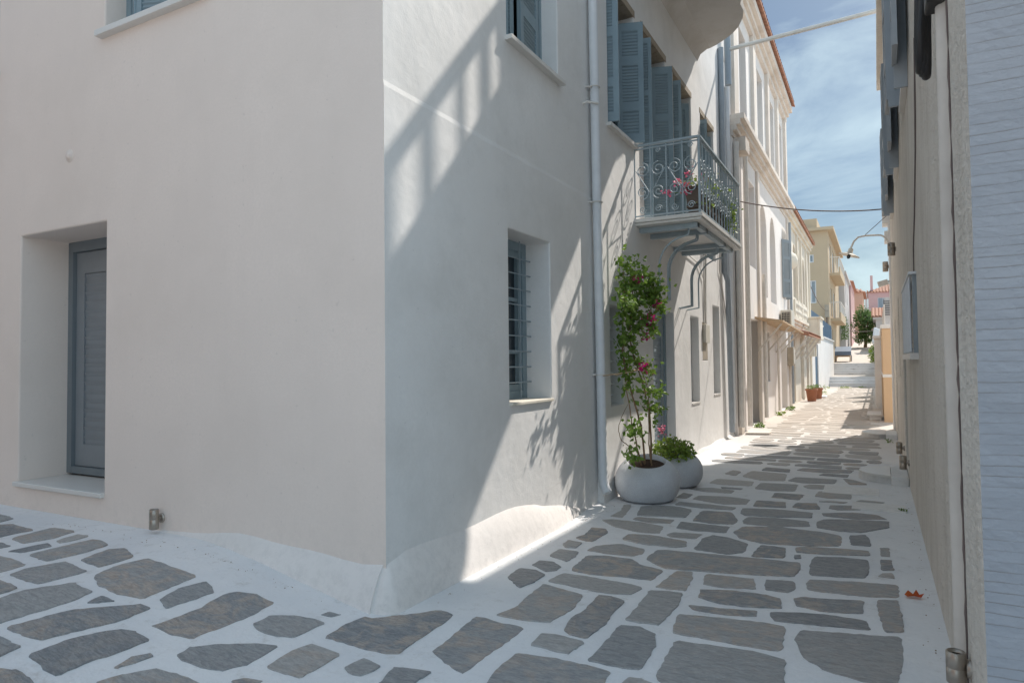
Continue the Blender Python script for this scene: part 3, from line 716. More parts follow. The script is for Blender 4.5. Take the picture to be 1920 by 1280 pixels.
# small iron balcony
BY0, BY1, BX, BZ = 7.56, 9.98, -1.69, 3.05
slab = MB()
slab.box(X2 - .01, BX + .03, BY0 - .03, BY1 + .03, BZ - .045, BZ)
slab.box(X2 - .01, BX + .015, BY0 - .01, BY1 + .01, BZ - .075, BZ - .046)
bal = slab.build('balcony', 'marble', h2, bevel=.006)
b_ = MB()
for y_ in (BY0 + .18, BY0 + .62, BY1 - .72, BY1 - .28): b_.box(X2, BX - .06, y_ - .035, y_ + .035, BZ - .135, BZ - .076)
b_.box(BX - .12, BX - .06, BY0 + .12, BY1 - .12, BZ - .125, BZ - .0765)
b_.build('support_beams', 'iron', bal)
def console(mb_, y_, zb=2.15, out=.0):
    pts = [(X2 + .0, y_ + .20, zb), (X2 + .22, y_ + .0, zb + .01), (X2 + .22, y_, zb + .06)]
    for k in range(3): pts.append((X2 + .22, y_, zb + .1 + k * .1))
    c0 = (X2 + .22, zb + .38)
    for k in range(8):
        a = k / 7 * math.pi / 2; pts.append((X2 + .48 - .26 * math.cos(a), y_, zb + .36 + .24 * math.sin(a) + .05 * a))
    pts += [(BX - .18, y_, zb + .70), (BX - .17, y_, zb + .73), (BX - .17, y_, BZ - .13)]
    mb_.tube(pts, .0105, 8)
for y_ in (BY0 + .18, BY0 + .55, BY0 + .63, BY1 - .72, BY1 - .64, BY1 - .28):
    cns = MB(); console(cns, y_); cns.build('console_rod', 'iron', bal)
rail = MB(); H0, H1 = BZ + .02, BZ + .85
def path(t):  # unrolled railing: side, front, side
    L1 = BX - X2; L2 = BY1 - BY0
    if t < L1: return (X2 + t, BY0)
    if t < L1 + L2: return (BX, BY0 + t - L1)
    return (BX - (t - L1 - L2), BY1)
L1, L2 = BX - X2, BY1 - BY0
for (p, q) in (((X2, BY0), (BX, BY0)), ((BX, BY0), (BX, BY1)), ((BX, BY1), (X2, BY1))):
    rail.bar((*p, H1), (*q, H1), .045, .022); rail.bar((*p, H1 - .04), (*q, H1 - .04), .014, .014)
    rail.bar((*p, H0 + .01), (*q, H0 + .01), .02, .014)
def spiral(t0, zc, r, sgn, turns=1.6, start=0, vs_=1):
    pts = []
    n = 26
    for k in range(n + 1):
        a = start + sgn * k / n * turns * 2 * math.pi; rr = r * (1 - .8 * k / n)
        x, y = path(max(0, min(2 * L1 + L2, t0 + rr * math.cos(a))))
        pts.append((x, y, zc + vs_ * rr * math.sin(a)))
    rail.tube(pts, .006, 5)
for (base, Lg, n) in ((0, L1, 4), (L1, L2, 14), (L1 + L2, L1, 4)):
    for k in range(n + 1):
        if base and k == 0: continue
        x, y = path(base + Lg * k / n - (1e-6 if k == n else 0)); r_ = .016 if k == n and base == 0 else .009
        rail.tube([(x, y, BZ), (x, y, H1)], r_, 6)
    for k in range(n):
        c_ = base + Lg * (k + .5) / n; r_ = min(.085, Lg / n * .46)
        s_ = 1 if k % 2 else -1
        spiral(c_, BZ + .56, r_, s_, start=math.pi / 2 if k % 2 else math.pi / 2)
        spiral(c_, BZ + .30, r_ * .95, -s_, start=-math.pi / 2)
        if n == 4: spiral(c_, BZ + .10, r_ * .5, s_, start=0)
        if n == 4 and k % 2: spiral(c_, BZ + .77, r_ * .35, s_, start=0)
        x, y = path(c_ + r_ * .9 * s_); x2, y2 = path(c_ - r_ * .9 * s_)
        rail.tube([(x, y, BZ + .56), ((x + x2) / 2, (y + y2) / 2, BZ + .43), (x2, y2, BZ + .30)], .006, 5)
rail.build('railing', 'iron', bal)
# big upper balcony with a curved edge
bb = [(X2 - .02, 10.93), (-2.25, 10.95), (-2.107, 10.87), (-1.95, 10.74), (-1.826, 10.62), (-1.70, 10.43), (-1.60, 10.18), (-1.565, 9.98), (-1.575, 9.8), (-1.54, 9.67), (-1.45, 9.5), (-1.38, 9.2), (-1.38, 8.8), (-1.38, 8.2), (-1.40, 7.6), (-1.44, 7.3), (-1.54, 7.13), (-1.575, 7.0), (-1.565, 6.85), (-1.6, 6.72), (-1.75, 6.6), (-2.0, 6.5), (X2 - .02, 6.45)]
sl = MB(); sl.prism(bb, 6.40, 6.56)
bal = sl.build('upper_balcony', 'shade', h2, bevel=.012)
pr_ = MB()
for i in range(1, len(bb) - 2):
    a, b2 = bb[i], bb[i + 1]; pr_.bar((a[0] - .03, a[1], 7.4), (b2[0] - .03, b2[1], 7.4), .04, .03)
    L = math.hypot(b2[0] - a[0], b2[1] - a[1]); k = max(1, int(L / .12))
    for j in range(k):
        t = j / k; pr_.tube([(a[0] + (b2[0] - a[0]) * t - .03, a[1] + (b2[1] - a[1]) * t, 6.55), (a[0] + (b2[0] - a[0]) * t - .03, a[1] + (b2[1] - a[1]) * t, 7.4)], .009, 5)
pr_.build('railing', 'iron', bal)
fil = MB()
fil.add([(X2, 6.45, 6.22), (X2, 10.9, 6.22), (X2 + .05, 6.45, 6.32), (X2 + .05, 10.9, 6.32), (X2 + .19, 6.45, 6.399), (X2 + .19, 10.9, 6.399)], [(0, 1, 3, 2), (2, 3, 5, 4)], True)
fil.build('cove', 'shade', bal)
# pipes, cables on the balcony house
for nm, pts, r_, mt in (('downpipe', [(X2 + .05, 12.55, 7.1), (X2 + .05, 12.55, 3.0), (X2 + .08, 12.62, 2.85), (X2 + .08, 12.75, .12)], .05, 'pipe3'),
                    ('downpipe', [(X2 + .04, 13.12, 6.6), (X2 + .04, 13.12, .25)], .045, 'pipe'),
                    ('downpipe', [(X2 + .10, 12.95, 8.3), (X2 + .10, 12.95, 6.55)], .06, 'pipe3'),
                    ('cable_run', [(X2 + .02, 9.5, 3.0), (X2 + .02, 10.6, 2.92), (X2 + .02, 10.95, 2.7), (X2 + .02, 11.0, 2.0)], .008, 'pipe2'),
                    ('cable_run', [(X2 + .02, 11.15, 3.35), (X2 + .02, 11.06, 2.6), (X2 + .02, 11.02, 2.0)], .016, 'pipe2'),
                    ('cable_run', [(X2 + .02, 12.3, 3.6), (X2 + .02, 12.2, 3.0), (X2 + .015, 12.45, 2.7), (X2 + .015, 12.9, 1.9)], .012, 'pipe2')):
    MB().tube(pts, r_, 10).build(nm, mt, h2)
mbx = MB(); mbx.box(X2 - .069, X2 + .0, 10.88, 11.21, 1.43, 2.01); mo = mbx.build('meter_niche', 'metalbox', h2)
MB().box(X2 + .001, X2 + .05, 10.9, 11.19, 1.70, 1.99).build('meter_cover', 'acwhite', mo, bevel=.008)

# ------------------------------------------------------------------ arcade house (3)
X3 = -2.35
h3 = thing('arcade_house', 'tall pale house with arched windows, a heavy cornice and a red tiled eave', 'house', (X3, 13.3, 0))
w = MB()
hl = [(rect(15.0, 15.95, 3.45, 5.3), .25), (archp(16.65, 17.75, 2.95, 5.15), .3), (archp(18.3, 19.4, 2.9, 5.15, .6), .3), (rect(20.7, 21.5, 3.2, 4.85), .2),
      (rect(15.0, 16.35, .02, 2.3), .3), (rect(20.1, 21.4, .02, 2.4), .3), (rect(17.1, 17.9, .9, 2.1), .12)]
panel(w, (X3, 0, 0), YP, XP, rect(13.3, 22.3, -.3, 6.0), hl)
hu = [(rect(14.5, 15.35, 6.35, 8.4), .3), (rect(16.9, 17.8, 6.35, 8.4), .3), (rect(19.0, 19.85, 6.35, 8.4), .3), (rect(20.9, 21.7, 6.35, 8.4), .3)]
panel(w, (X3 - .03, 0, 0), YP, XP, rect(13.3, 22.3, 6.0, 9.2), hu)
w.add([(X3, 13.3, -.3), (X3, 13.3, 6), (X3 - .5, 13.3, 6), (X3 - .5, 13.3, -.3)], [(0, 1, 2, 3)])
w.add([(X3 - .03, 13.3, 6), (X3 - .03, 13.3, 9.2), (X3 - 9, 13.3, 9.2), (X3 - 9, 13.3, 6)], [(0, 1, 2, 3)])
w.add([(X3 - .03, 22.3, -.3), (X3 - .03, 22.3, 9.2), (X3 - 9, 22.3, 9.2), (X3 - 9, 22.3, -.3)], [(3, 2, 1, 0)])
w.build('wall', 'arch', h3, bevel=.01, weld=True)
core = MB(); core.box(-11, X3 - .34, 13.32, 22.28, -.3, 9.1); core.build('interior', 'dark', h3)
t_ = MB()
for k, (o, z) in enumerate(((.03, 5.70), (.10, 5.80), (.17, 5.90), (.24, 6.0))): t_.box(X3 - .02, X3 + o, 13.28 - .002 * k, 22.34 + .002 * k, z, z + .102 + .002 * k)
for (ya, wd) in ((13.45, .45), (15.9, .35), (18.2, .3), (20.1, .3), (21.95, .32)):
    t_.box(X3 - .05, X3 + .05, ya, ya + wd, 6.1, 8.9)
for ya in (13.45, 16.1, 21.9): t_.box(X3 - .02, X3 + .055, ya, ya + .28, 0, 5.7)
t_.box(X3 - .05, X3 + .06, 13.29, 22.31, 8.75, 8.9); t_.box(X3 - .05, X3 + .13, 13.27, 22.33, 8.9, 9.02); t_.box(X3 - .05, X3 + .22, 13.25, 22.35, 9.02, 9.2)
t_.box(X3, X3 + .22, 13.5, 13.95, 5.45, 5.72)
t_.build('cornice', 'trim', h3, bevel=.008)
def tiles(mb_, x0, x1, y0, y1, z0, slope=.35, along='y', pitch=.2):
    n = int((y1 - y0) / pitch)
    for k in range(n):
        yc = y0 + (k + .5) * pitch; m_ = 4; vs = []
        for i in range(m_):
            x = x1 + (x0 - x1) * i / (m_ - 1); zc = z0 + abs(x1 - x) * slope
            for a in range(6):
                th = math.pi * a / 5; vs.append((x, yc + math.cos(th) * pitch * .46, zc + math.sin(th) * .07) if along == 'y' else (yc + math.cos(th) * pitch * .46, x, zc + math.sin(th) * .07))
        mb_.add(vs, [(i * 6 + a, i * 6 + a + 1, (i + 1) * 6 + a + 1, (i + 1) * 6 + a) for i in range(m_ - 1) for a in range(5)], True)
    for e in (0,):
        if along == 'y': mb_.obox((x1, y0, z0 - .05), (0, y1 - y0, 0), (x0 - x1, 0, abs(x0 - x1) * slope), (0, 0, .045))
        else: mb_.obox((y0, x1, z0 - .05), (y1 - y0, 0, 0), (0, x0 - x1, abs(x0 - x1) * slope), (0, 0, .045))
t_ = MB(); tiles(t_, X3 - 3, X3 + .30, 13.2, 22.4, 9.26, .4); t_.build('roof', 'tile', h3)
for i, (kind, a, b_, z0, z1) in enumerate((('r', 15.0, 15.95, 3.45, 5.3), ('a', 16.65, 17.75, 2.95, 4.9), ('a', 18.3, 19.4, 2.9, 4.9))):
    XG = X3 - .28; f = MB()
    winframe(f, (XG, 0, 0), YP, XP, a, b_, z0, z1, .07, .05, mull=[(a + b_) / 2], trans=[z0 + .75, z0 + 1.4])
    win = f.build('window', 'pipe', h3)
    MB().box(XG - .02, XG, a, b_, z0, z1 + .3).build('pane', 'glassb' if i == 2 else 'curtain', win) if i != 2 else MB().box(XG - .02, XG, a, b_, z0, z1 + .3).build('pane', 'bluepale', win)
s_ = MB(); shutter(s_, (X3 + .04, 20.5), (X3 + .20, 20.9), 3.2, 4.85); win = s_.build('shutter', 'greypaint', h3)
s_ = MB(); shutter(s_, (X3 + .02, 21.45), (X3 + .17, 21.5), 3.2, 4.85, border=.03); s_.build('shutter', 'greypaint', h3)
MB().lathe((X3 + .005, 21.1, 5.05), [(.001, .10), (.12, .08), (.2, .03), (.24, 0)], 12, tilt=__import__('mathutils').Matrix.Rotation(math.pi / 2, 3, 'Y')).build('rosette', 'trim', h3)
for (a, b_, z1) in ((15.0, 16.35, 2.3), (20.1, 21.4, 2.4)):
    XG = X3 - .28; d0 = MB(); winframe(d0, (XG, 0, 0), YP, XP, a, b_, .02, z1, .08, .05, mull=[(a + b_) / 2], trans=[1.0])
    door = d0.build('door', 'pipe2', h3); MB().box(XG - .02, XG, a, b_, .02, z1).build('panel', 'metalbox', door)
for (a, b_, z0, z1) in ((14.5, 15.35, 6.35, 8.4), (16.9, 17.8, 6.35, 8.4), (19.0, 19.85, 6.35, 8.4), (20.9, 21.7, 6.35, 8.4)):
    s_ = MB(); shutter(s_, (X3 - .27, a), (X3 - .27, b_), z0, z1, border=.08); wi = s_.build('window', 'greypaint', h3)
    MB().box(X3 - .28, X3 + .03, a - .05, b_ + .05, z0 - .05, z0 + .004).build('sill', 'tile' if a == 14.5 else 'trim', wi)
for pts, r_, mt in (([(X3 + .06, 13.4, 5.6), (X3 + .06, 13.4, .15)], .055, 'pipe2'), ([(X3 + .08, 14.3, 5.65), (X3 + .07, 14.3, .1)], .05, 'pipe2'), ([(X3 + .08, 16.55, 3.4), (X3 + .07, 16.55, .1)], .05, 'pipe2'),
                    ([(X3 + .08, 22.15, 5.6), (X3 + .07, 22.15, .1)], .045, 'pipe3'), ([(X3 + .07, 18.9, 2.1), (X3 + .07, 18.9, .1)], .03, 'pipe2')):
    MB().tube(pts, r_, 10).build('downpipe', mt, h3)
# board canopy over the lane
cn = thing('board_canopy', 'low wooden board canopy with slanting struts on the arcade house', 'canopy', (X3, 17, 2.2))
c_ = MB(); c_.obox((X3, 15.6, 2.34), (.58, 0, -.10), (0, 4.6, -.10), (0, 0, .035)); c_.build('board', 'wood', cn)
for y_ in (15.9, 17.4, 18.9, 20.0): MB().bar((X3, y_ + .1, 1.62), (X3 + .52, y_, 2.22), .035, .035, (0, 1, 0)).build('strut', 'pipe2', cn)

def ac_unit(x, y, z):
    t = thing('air_conditioner', 'white air conditioner with a square grille above the door of the arcade house', 'air conditioner', (x, y, z))
    b_ = MB(); b_.box(x, x + .28, y, y + .78, z, z + .54); b_.build('casing', 'acwhite', t, bevel=.015)
    MB().box(x + .03, x + .25, y - .012, y - .001, z + .06, z + .48).build('dark_grille', 'dark', t)
    g = MB()
    for k in range(6): g.box(x + .03 + .04 * k, x + .036 + .04 * k, y - .02, y - .013, z + .06, z + .48)
    for k in range(9): g.box(x + .03, x + .25, y - .028, y - .0205, z + .06 + .05 * k, z + .068 + .05 * k)
    g.build('grille', 'acwhite', t)
    MB().box(x - .0, x + .28, y + .02, y + .76, z - .04, z - .001).build('bracket', 'pipe2', t)
ac_unit(X3 + .03, 19.9, 2.25)
t = thing('meter_box', 'small beige meter box on the wall under the air conditioner', 'meter box', (X3, 21.6, 1.3))
MB().box(X3, X3 + .17, 21.5, 21.95, 1.25, 1.8).build('casing', 'metalbox', t, bevel=.01)
MB().box(X3 + .171, X3 + .18, 21.55, 21.9, 1.3, 1.74).build('door', 'acwhite', t)
MB().tube([(X3 + .08, 21.7, 1.25), (X3 + .05, 21.72, .1)], .02, 8).build('conduit', 'pipe2', t)

# ------------------------------------------------------------------ ornate cream house (4)
X4 = -2.38
h4 = thing('ornate_cream_house', 'cream two storey house with narrow arches, carved panels and a red tile edge', 'house', (X4, 22.35, 0))
w = MB()
hl = [(archp(24.0, 24.9, 3.5, 5.3, .5), .25), (archp(25.3, 26.1, 3.5, 5.3, .5), .25), (archp(27.2, 28.0, 3.5, 5.2, .5), .25), (rect(23.0, 24.0, .05, 2.2), .25), (rect(25.8, 26.7, .05, 2.2), .25), (rect(28.0, 28.8, .05, 2.2), .2)]
panel(w, (X4, 0, 0), YP, XP, rect(22.35, 29.9, -.3, 6.0), hl)
w.add([(X4, 29.9, -.3), (X4, 29.9, 6), (X4 - 8, 29.9, 6), (X4 - 8, 29.9, -.3)], [(3, 2, 1, 0)])
w.add([(X4, 22.35, -.3), (X4, 22.35, 6), (X4 - 8, 22.35, 6), (X4 - 8, 22.35, -.3)], [(0, 1, 2, 3)])
w.build('wall', 'cream', h4, weld=True)
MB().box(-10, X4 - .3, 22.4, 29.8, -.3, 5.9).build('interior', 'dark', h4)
t_ = MB()
for k, (o, z) in enumerate(((.05, 5.7), (.12, 5.82), (.18, 5.94))): t_.box(X4 - .02, X4 + o, 22.34 - .002 * k, 29.93, z, z + .123)
for (o, z) in ((.06, 2.60), (.12, 2.70)): t_.box(X4 - .02, X4 + o, 22.36, 29.94, z, z + .102)
for ya in (22.6, 24.95, 26.3, 28.3, 29.6): t_.box(X4 - .02, X4 + .06, ya, ya + .22, .0 if ya > 25 else 2.8, 5.7)
for (a, b2) in ((23.95, 26.2), (26.6, 28.2)):
    t_.box(X4 - .02, X4 + .05, a, b2, 2.85, 3.42)
    for k in range(int((b2 - a) / .22)):
        t_.lathe((X4 + .05, a + .13 + k * .22, 3.13 + (.12 if k % 2 else -.12)), [(.001, .05), (.06, .03), (.1, 0)], 8, tilt=__import__('mathutils').Matrix.Rotation(math.pi / 2, 3, 'Y'))
t_.lathe((X4 + .02, 23.4, 4.6), [(.001, .2), (.2, .14), (.3, .0)], 10, tilt=__import__('mathutils').Matrix.Rotation(math.pi / 2, 3, 'Y'))
t_.build('mouldings', 'cream', h4)
t_ = MB(); tiles(t_, X4 - 3, X4 + .26, 22.3, 30.0, 6.10, .42); t_.build('roof', 'tile', h4)
XG = X4 - .24
for (a, b2) in ((24.0, 24.9), (25.3, 26.1), (27.2, 28.0)):
    f = MB(); winframe(f, (XG, 0, 0), YP, XP, a, b2, 3.5, 5.2, .07, .05, mull=[(a + b2) / 2], trans=[4.4]); f.build('window', 'pipe', h4)
for (a, b2, mt) in ((23.0, 24.0, 'metalbox'), (25.8, 26.7, 'pipe2'), (28.0, 28.8, 'brownd')):
    MB().box(X4 - .24, X4 - .2, a, b2, .05, 2.2).build('door', mt, h4)
b_ = MB(); b_.box(X4, X4 + .50, 28.3, 29.85, 2.2, 2.32); b_.box(X4, X4 + .4, 28.4, 29.75, 2.07, 2.199); b_.box(X4 + .40, X4 + .48, 28.32, 29.83, 2.321, 3.0); b_.box(X4, X4 + .399, 28.32, 28.40, 2.321, 3.0); b_.box(X4, X4 + .399, 29.75, 29.83, 2.321, 3.0)
b_.box(X4, X4 + .53, 28.27, 29.88, 3.001, 3.07); b_.box(X4, X4 + .25, 28.5, 28.7, 1.55, 2.069); b_.box(X4, X4 + .25, 29.45, 29.65, 1.55, 2.069)
b_.build('balcony', 'cream', h4, bevel=.015)
cn = thing('tiled_canopy', 'small red tiled canopy on slanting struts over the cream house doors', 'canopy', (X4, 24, 2.2))
c_ = MB(); tiles(c_, X4, X4 + .55, 22.6, 27.6, 2.22, .32); c_.build('tiles', 'tile', cn)
for y_ in (22.8, 24.2, 25.8, 27.4): MB().bar((X4, y_ + .1, 1.45), (X4 + .5, y_, 2.15), .06, .06, (0, 1, 0)).build('strut', 'pipe2', cn)

# ------------------------------------------------------------------ white yard wall with blue fence
XG = -2.32
yw = thing('yard_wall', 'bright white yard wall with a blue slatted fence on top and a blue door', 'wall', (XG, 31, 0))
w = MB(); panel(w, (XG, 0, 0), YP, XP, [(29.95, -.3), (45, -.3), (45, 2.5), (36.0, 2.5), (36.0, 3.0), (29.95, 3.0)], [(rect(31.3, 33.0, .1, 2.1), .12), ])
w.box(-2.7, XG - .125, 29.96, 44.99, -.3, 2.49); w.box(XG - .5, XG + .06, 29.94, 36.02, 3.001, 3.07); w.box(XG - .5, XG + .06, 36.03, 45.0, 2.501, 2.56)
w.add([(XG, 29.95, -.3), (XG, 29.95, 3.0), (XG - .4, 29.95, 3.0), (XG - .4, 29.95, -.3)], [(0, 1, 2, 3)])
w.box(XG - .4, XG - .13, 29.97, 36.0, 2.4901, 3.0)
w.build('wall', 'white', yw)
MB().box(XG - .11, XG - .04, 31.32, 32.98, .1, 2.08).build('door', 'blueair', yw)
f = MB()
for k in range(44):
    y_ = 36.3 + k * .19; f.box(XG - .1, XG - .06, y_, y_ + .14, 2.562, 3.42)
f.box(XG - .14, XG - .101, 36.2, 44.6, 3.3, 3.36); f.box(XG - .14, XG - .101, 36.2, 44.6, 2.8, 2.86)
for k in range(30):
    y_ = 30.6 + k * .18; f.box(XG - .1, XG - .06, y_, y_ + .14, 3.071, 3.5)
f.build('fence', 'blueair', yw)

# ------------------------------------------------------------------ buildings further up
def block(name, label, loc, x0, x1, y0, y1, z0, z1, m_, wins_front=(), wins_side=(), side='right', roofm=None, overhang=.25, tile_roof=False, deep=.15):
    """box house; wins_front on the face y0 (x,z rects), wins_side on the face towards the lane (y,z rects)"""
    t = thing(name, label, 'building', loc); w = MB()
    panel(w, (0, y0, 0), XP, YM, rect(x0, x1, z0, z1), [(rect(*r), deep) for r in wins_front])
    xs_, N_ = (x1, XP) if side == 'right' else (x0, XM)
    panel(w, (xs_, 0, 0), YP, N_, rect(y0, y1, z0, z1), [(rect(*r), deep) for r in wins_side])
    xo = x0 if side == 'right' else x1
    w.add([(xo, y0, z0), (xo, y1, z0), (xo, y1, z1), (xo, y0, z1)], [(0, 1, 2, 3)])
    w.add([(x0, y1, z0), (x1, y1, z0), (x1, y1, z1), (x0, y1, z1)], [(0, 1, 2, 3)])
    w.build('wall', m_, t, weld=True)
    for r in wins_front:
        f = MB(); winframe(f, (0, y0 + deep - .05, 0), XP, YM, *r, .07, .04, mull=[(r[0] + r[1]) / 2]); wi = f.build('window', 'pipe', t)
        MB().box(r[0], r[1], y0 + deep - .03, y0 + deep, r[2], r[3]).build('shutter', 'bluepale', wi)
    for r in wins_side:
        s_ = 1 if side == 'right' else -1
        f = MB(); winframe(f, (xs_ - s_ * (deep - .05), 0, 0), YP, N_, *r, .07, .04, mull=[(r[0] + r[1]) / 2]); wi = f.build('window', 'pipe', t)
        xa = xs_ - s_ * deep; MB().box(min(xa, xa + s_ * .02), max(xa, xa + s_ * .02), r[0], r[1], r[2], r[3]).build('shutter', 'greypaint', wi)
    rf = MB()
    if tile_roof:
        h_ = (x1 - x0 + 2 * overhang) * .22
        rf.add([(x0 - overhang, y0 - overhang, z1), (x1 + overhang, y0 - overhang, z1), (x1 + overhang, y1 + overhang, z1), (x0 - overhang, y1 + overhang, z1),
                ((x0 + x1) / 2 - .5, (y0 + y1) / 2, z1 + h_), ((x0 + x1) / 2 + .5, (y0 + y1) / 2, z1 + h_)], [(3, 2, 1, 0), (0, 1, 5, 4), (1, 2, 5), (2, 3, 4, 5), (3, 0, 4)])
        n = int((x1 - x0 + 2 * overhang) / .35)
        for k in range(n):
            xx = x0 - overhang + .17 + k * .35; ty = (y1 - y0) / 2 + overhang
            e = min(1, max(.15, 1 - abs(xx - (x0 + x1) / 2) / ((x1 - x0) / 2 + overhang)) * 1.0)
            rf.tube([(xx, y0 - overhang, z1 + .03), (xx, y0 - overhang + ty * e, z1 + .03 + h_ * e)], .09, 6)
    else:
        rf.box(x0 - overhang, x1 + overhang, y0 - overhang, y1 + overhang, z1 + .001, z1 + .18)
    rf.build('roof', roofm or m_, t); return t
ap = block('apartment_block', 'ochre yellow apartment block with stacked balconies rising over the white yard wall', (-5, 46, 0), -9, -2.5, 45.3, 58, -.3, 9.3, 'yellow',
      wins_front=((-3.75, -3.3, 7.4, 7.9), (-3.75, -3.2, 4.9, 6.3), (-3.75, -3.2, 2.5, 3.8)), wins_side=((47, 48.6, 7.0, 8.8), (47, 48.6, 4.2, 6.0), (50, 52, 7.0, 8.8), (50, 52, 4.2, 6.0), (47, 48.6, 1.6, 3.4)), overhang=.35)
b_ = MB()
b_.box(-8.9, -3.1, 45.6, 57, 9.5, 10.15)
b_.build('roof_parapet', 'yellow', ap)
for z in (4.0, 6.8):
    b_ = MB(); b_.box(-2.5, -1.9, 46.3, 53.2, z - .16, z); b_.box(-1.98, -1.9, 46.3, 53.2, z, z + .35); bo = b_.build('balcony', 'yellow', ap)
    r_ = MB()
    for k in range(36): r_.tube([(-1.93, 46.3 + k * .195, z + .35), (-1.93, 46.3 + k * .195, z + .95)], .014, 4)
    for k in range(5): r_.tube([(-2.45 + k * .12, 46.33, z), (-2.45 + k * .12, 46.33, z + .95)], .014, 4)
    r_.box(-2.5, -1.9, 46.31, 46.35, z + .95, z + 1.0); r_.box(-1.95, -1.9, 46.35, 53.2, z + .95, z + 1.0); r_.build('railing', 'pipe2', bo)
MB().box(-2.75, -2.5, 45.12, 45.29, 4.0, 4.75).build('electric_box', 'metalbox', ap)
MB().tube([(-2.65, 45.22, 4.0), (-2.63, 45.25, 2.6), (-2.6, 45.25, 1.4)], .035, 6).build('cable_run', 'cable', ap)
block('pale_house', 'narrow pale white house directly behind the yellow apartment block', (-3, 60, 1), -7, -2.12, 58.3, 68, 1, 8.1, 'pale',
      wins_front=(), wins_side=((60, 61, 6, 7.6), (63, 64, 6, 7.6), (60, 61, 3, 4.8), (63, 64, 3, 4.8)), overhang=.15)
t = block('lilac_house', 'tall thin lilac pink house with a small tiled cap beyond the pale house', (-3, 70, 1), -7, -1.98, 68.3, 79, 1, 8.5, 'pink',
      wins_side=((70, 71, 6, 8), (73, 74, 6, 8), (76, 77, 6, 8)), tile_roof=True, roofm='tile')
block('salmon_house', 'salmon coloured house standing behind the green tree on the left', (-2.5, 85, 2), -9, -1.25, 82, 92, 2, 8.7, 'salmon',
      wins_front=(), wins_side=((84, 85, 6, 8), (88, 89, 6, 8)), overhang=.3, tile_roof=True, roofm='tile')
t = block('pink_house', 'pink house with a pale balcony, tiled roof and chimney at the top of the lane', (1, 100, 3), -.85, 6, 98, 108, 2, 10.0, 'pink',
      wins_front=((0.2, 1.4, 7.9, 9.3), (.1, 1.0, 4.6, 6.2), (1.5, 2.4, 4.6, 6.2), (2.6, 3.6, 7.9, 9.3)), side='left', wins_side=(), tile_roof=True, roofm='tile')
MB().box(-.6, -.3, 98.4, 98.8, 9.9, 12.2).build('chimney', 'pink', t)
b_ = MB(); b_.box(-1.4, 3.5, 96.6, 97.99, 6.6, 6.85); b_.box(-1.4, 3.5, 96.6, 96.7, 6.85, 6.95); b_.box(-1.2, -.95, 96.65, 96.85, 6.96, 9.8)
for k in range(30): b_.tube([(-1.35 + k * .16, 96.65, 6.95), (-1.35 + k * .16, 96.65, 7.75)], .03, 4)
b_.box(-1.4, 3.5, 96.62, 96.68, 7.75, 7.83); b_.build('balcony', 'pale', t)
t = block('tiled_outhouse', 'small white outhouse with a red pantile edge to the right of the tree', (1, 62, 2), -.05, 4, 60, 66, 1.5, 4.55, 'pale', overhang=.2, side='left')
b_ = MB(); tiles(b_, 62, 59.75, -.35, 3.5, 4.75, .35, along='x', pitch=.24); b_.build('roof_tiles', 'tile', t)
MB().tube([(.5 + .55 * math.cos(math.pi * k / 10), 59.93, 2.9 + .55 * math.sin(math.pi * k / 10)) for k in range(11)], .07, 8).build('arch_trim', 'greypaint', t)

# ------------------------------------------------------------------ right building
XR = .28
rb = thing('roughcast_house', 'tall beige roughcast house on the right with grey shutters and combed end wall', 'house', (XR, 2.62, 0))
w = MB()
rw = [(6.55, 7.35), (9.25, 10.05), (12.1, 12.9)]
hl = [(rect(a, b2, 3.78, 5.3), .06) for a, b2 in rw] + [(rect(6.15, 7.75, 1.50, 2.02), .1), (rect(8.85, 9.75, .10, 2.1), .09), (rect(13.0, 13.8, .12, 2.1), .09), (rect(10.9, 11.5, 1.15, 2.3), .08)]
# a lightly uneven skin for the roughcast facade
panel(w, (XR, 0, 0), YP, XM, rect(2.62, 15.3, -.3, 6.8), hl)
w.build('wall', 'beige', rb, bevel=.02, weld=True)
w = MB(); panel(w, (0, 2.62, 0), XP, YM, rect(XR, 5.5, -.3, 6.8), [])
o = w.build('wall', 'combed', rb); o['label'] = 'blueish white end wall of rough combed plaster'
w = MB(); w.box(XR + .25, 5.5, 2.70, 15.25, -.3, 6.79); w.add([(XR, 15.3, -.3), (5.5, 15.3, -.3), (5.5, 15.3, 6.8), (XR, 15.3, 6.8)], [(3, 2, 1, 0)]); w.build('interior', 'shade', rb)
w = MB(); w.box(XR - .165, 5.7, 2.5, 15.38, 6.8, 6.97); w.box(XR - .08, 5.6, 2.55, 15.34, 6.70, 6.799); w.build('roof', 'beige', rb, bevel=.01)
w = MB(); w.box(XR - .035, XR + .4, 15.305, 15.72, -.3, 4.1); w.box(XR - .10, XR + .4, 15.30, 15.76, 3.75, 3.95); w.box(XR - .13, XR + .4, 15.29, 15.78, 4.101, 4.25); w.build('corner_pilaster', 'white', rb, bevel=.01)
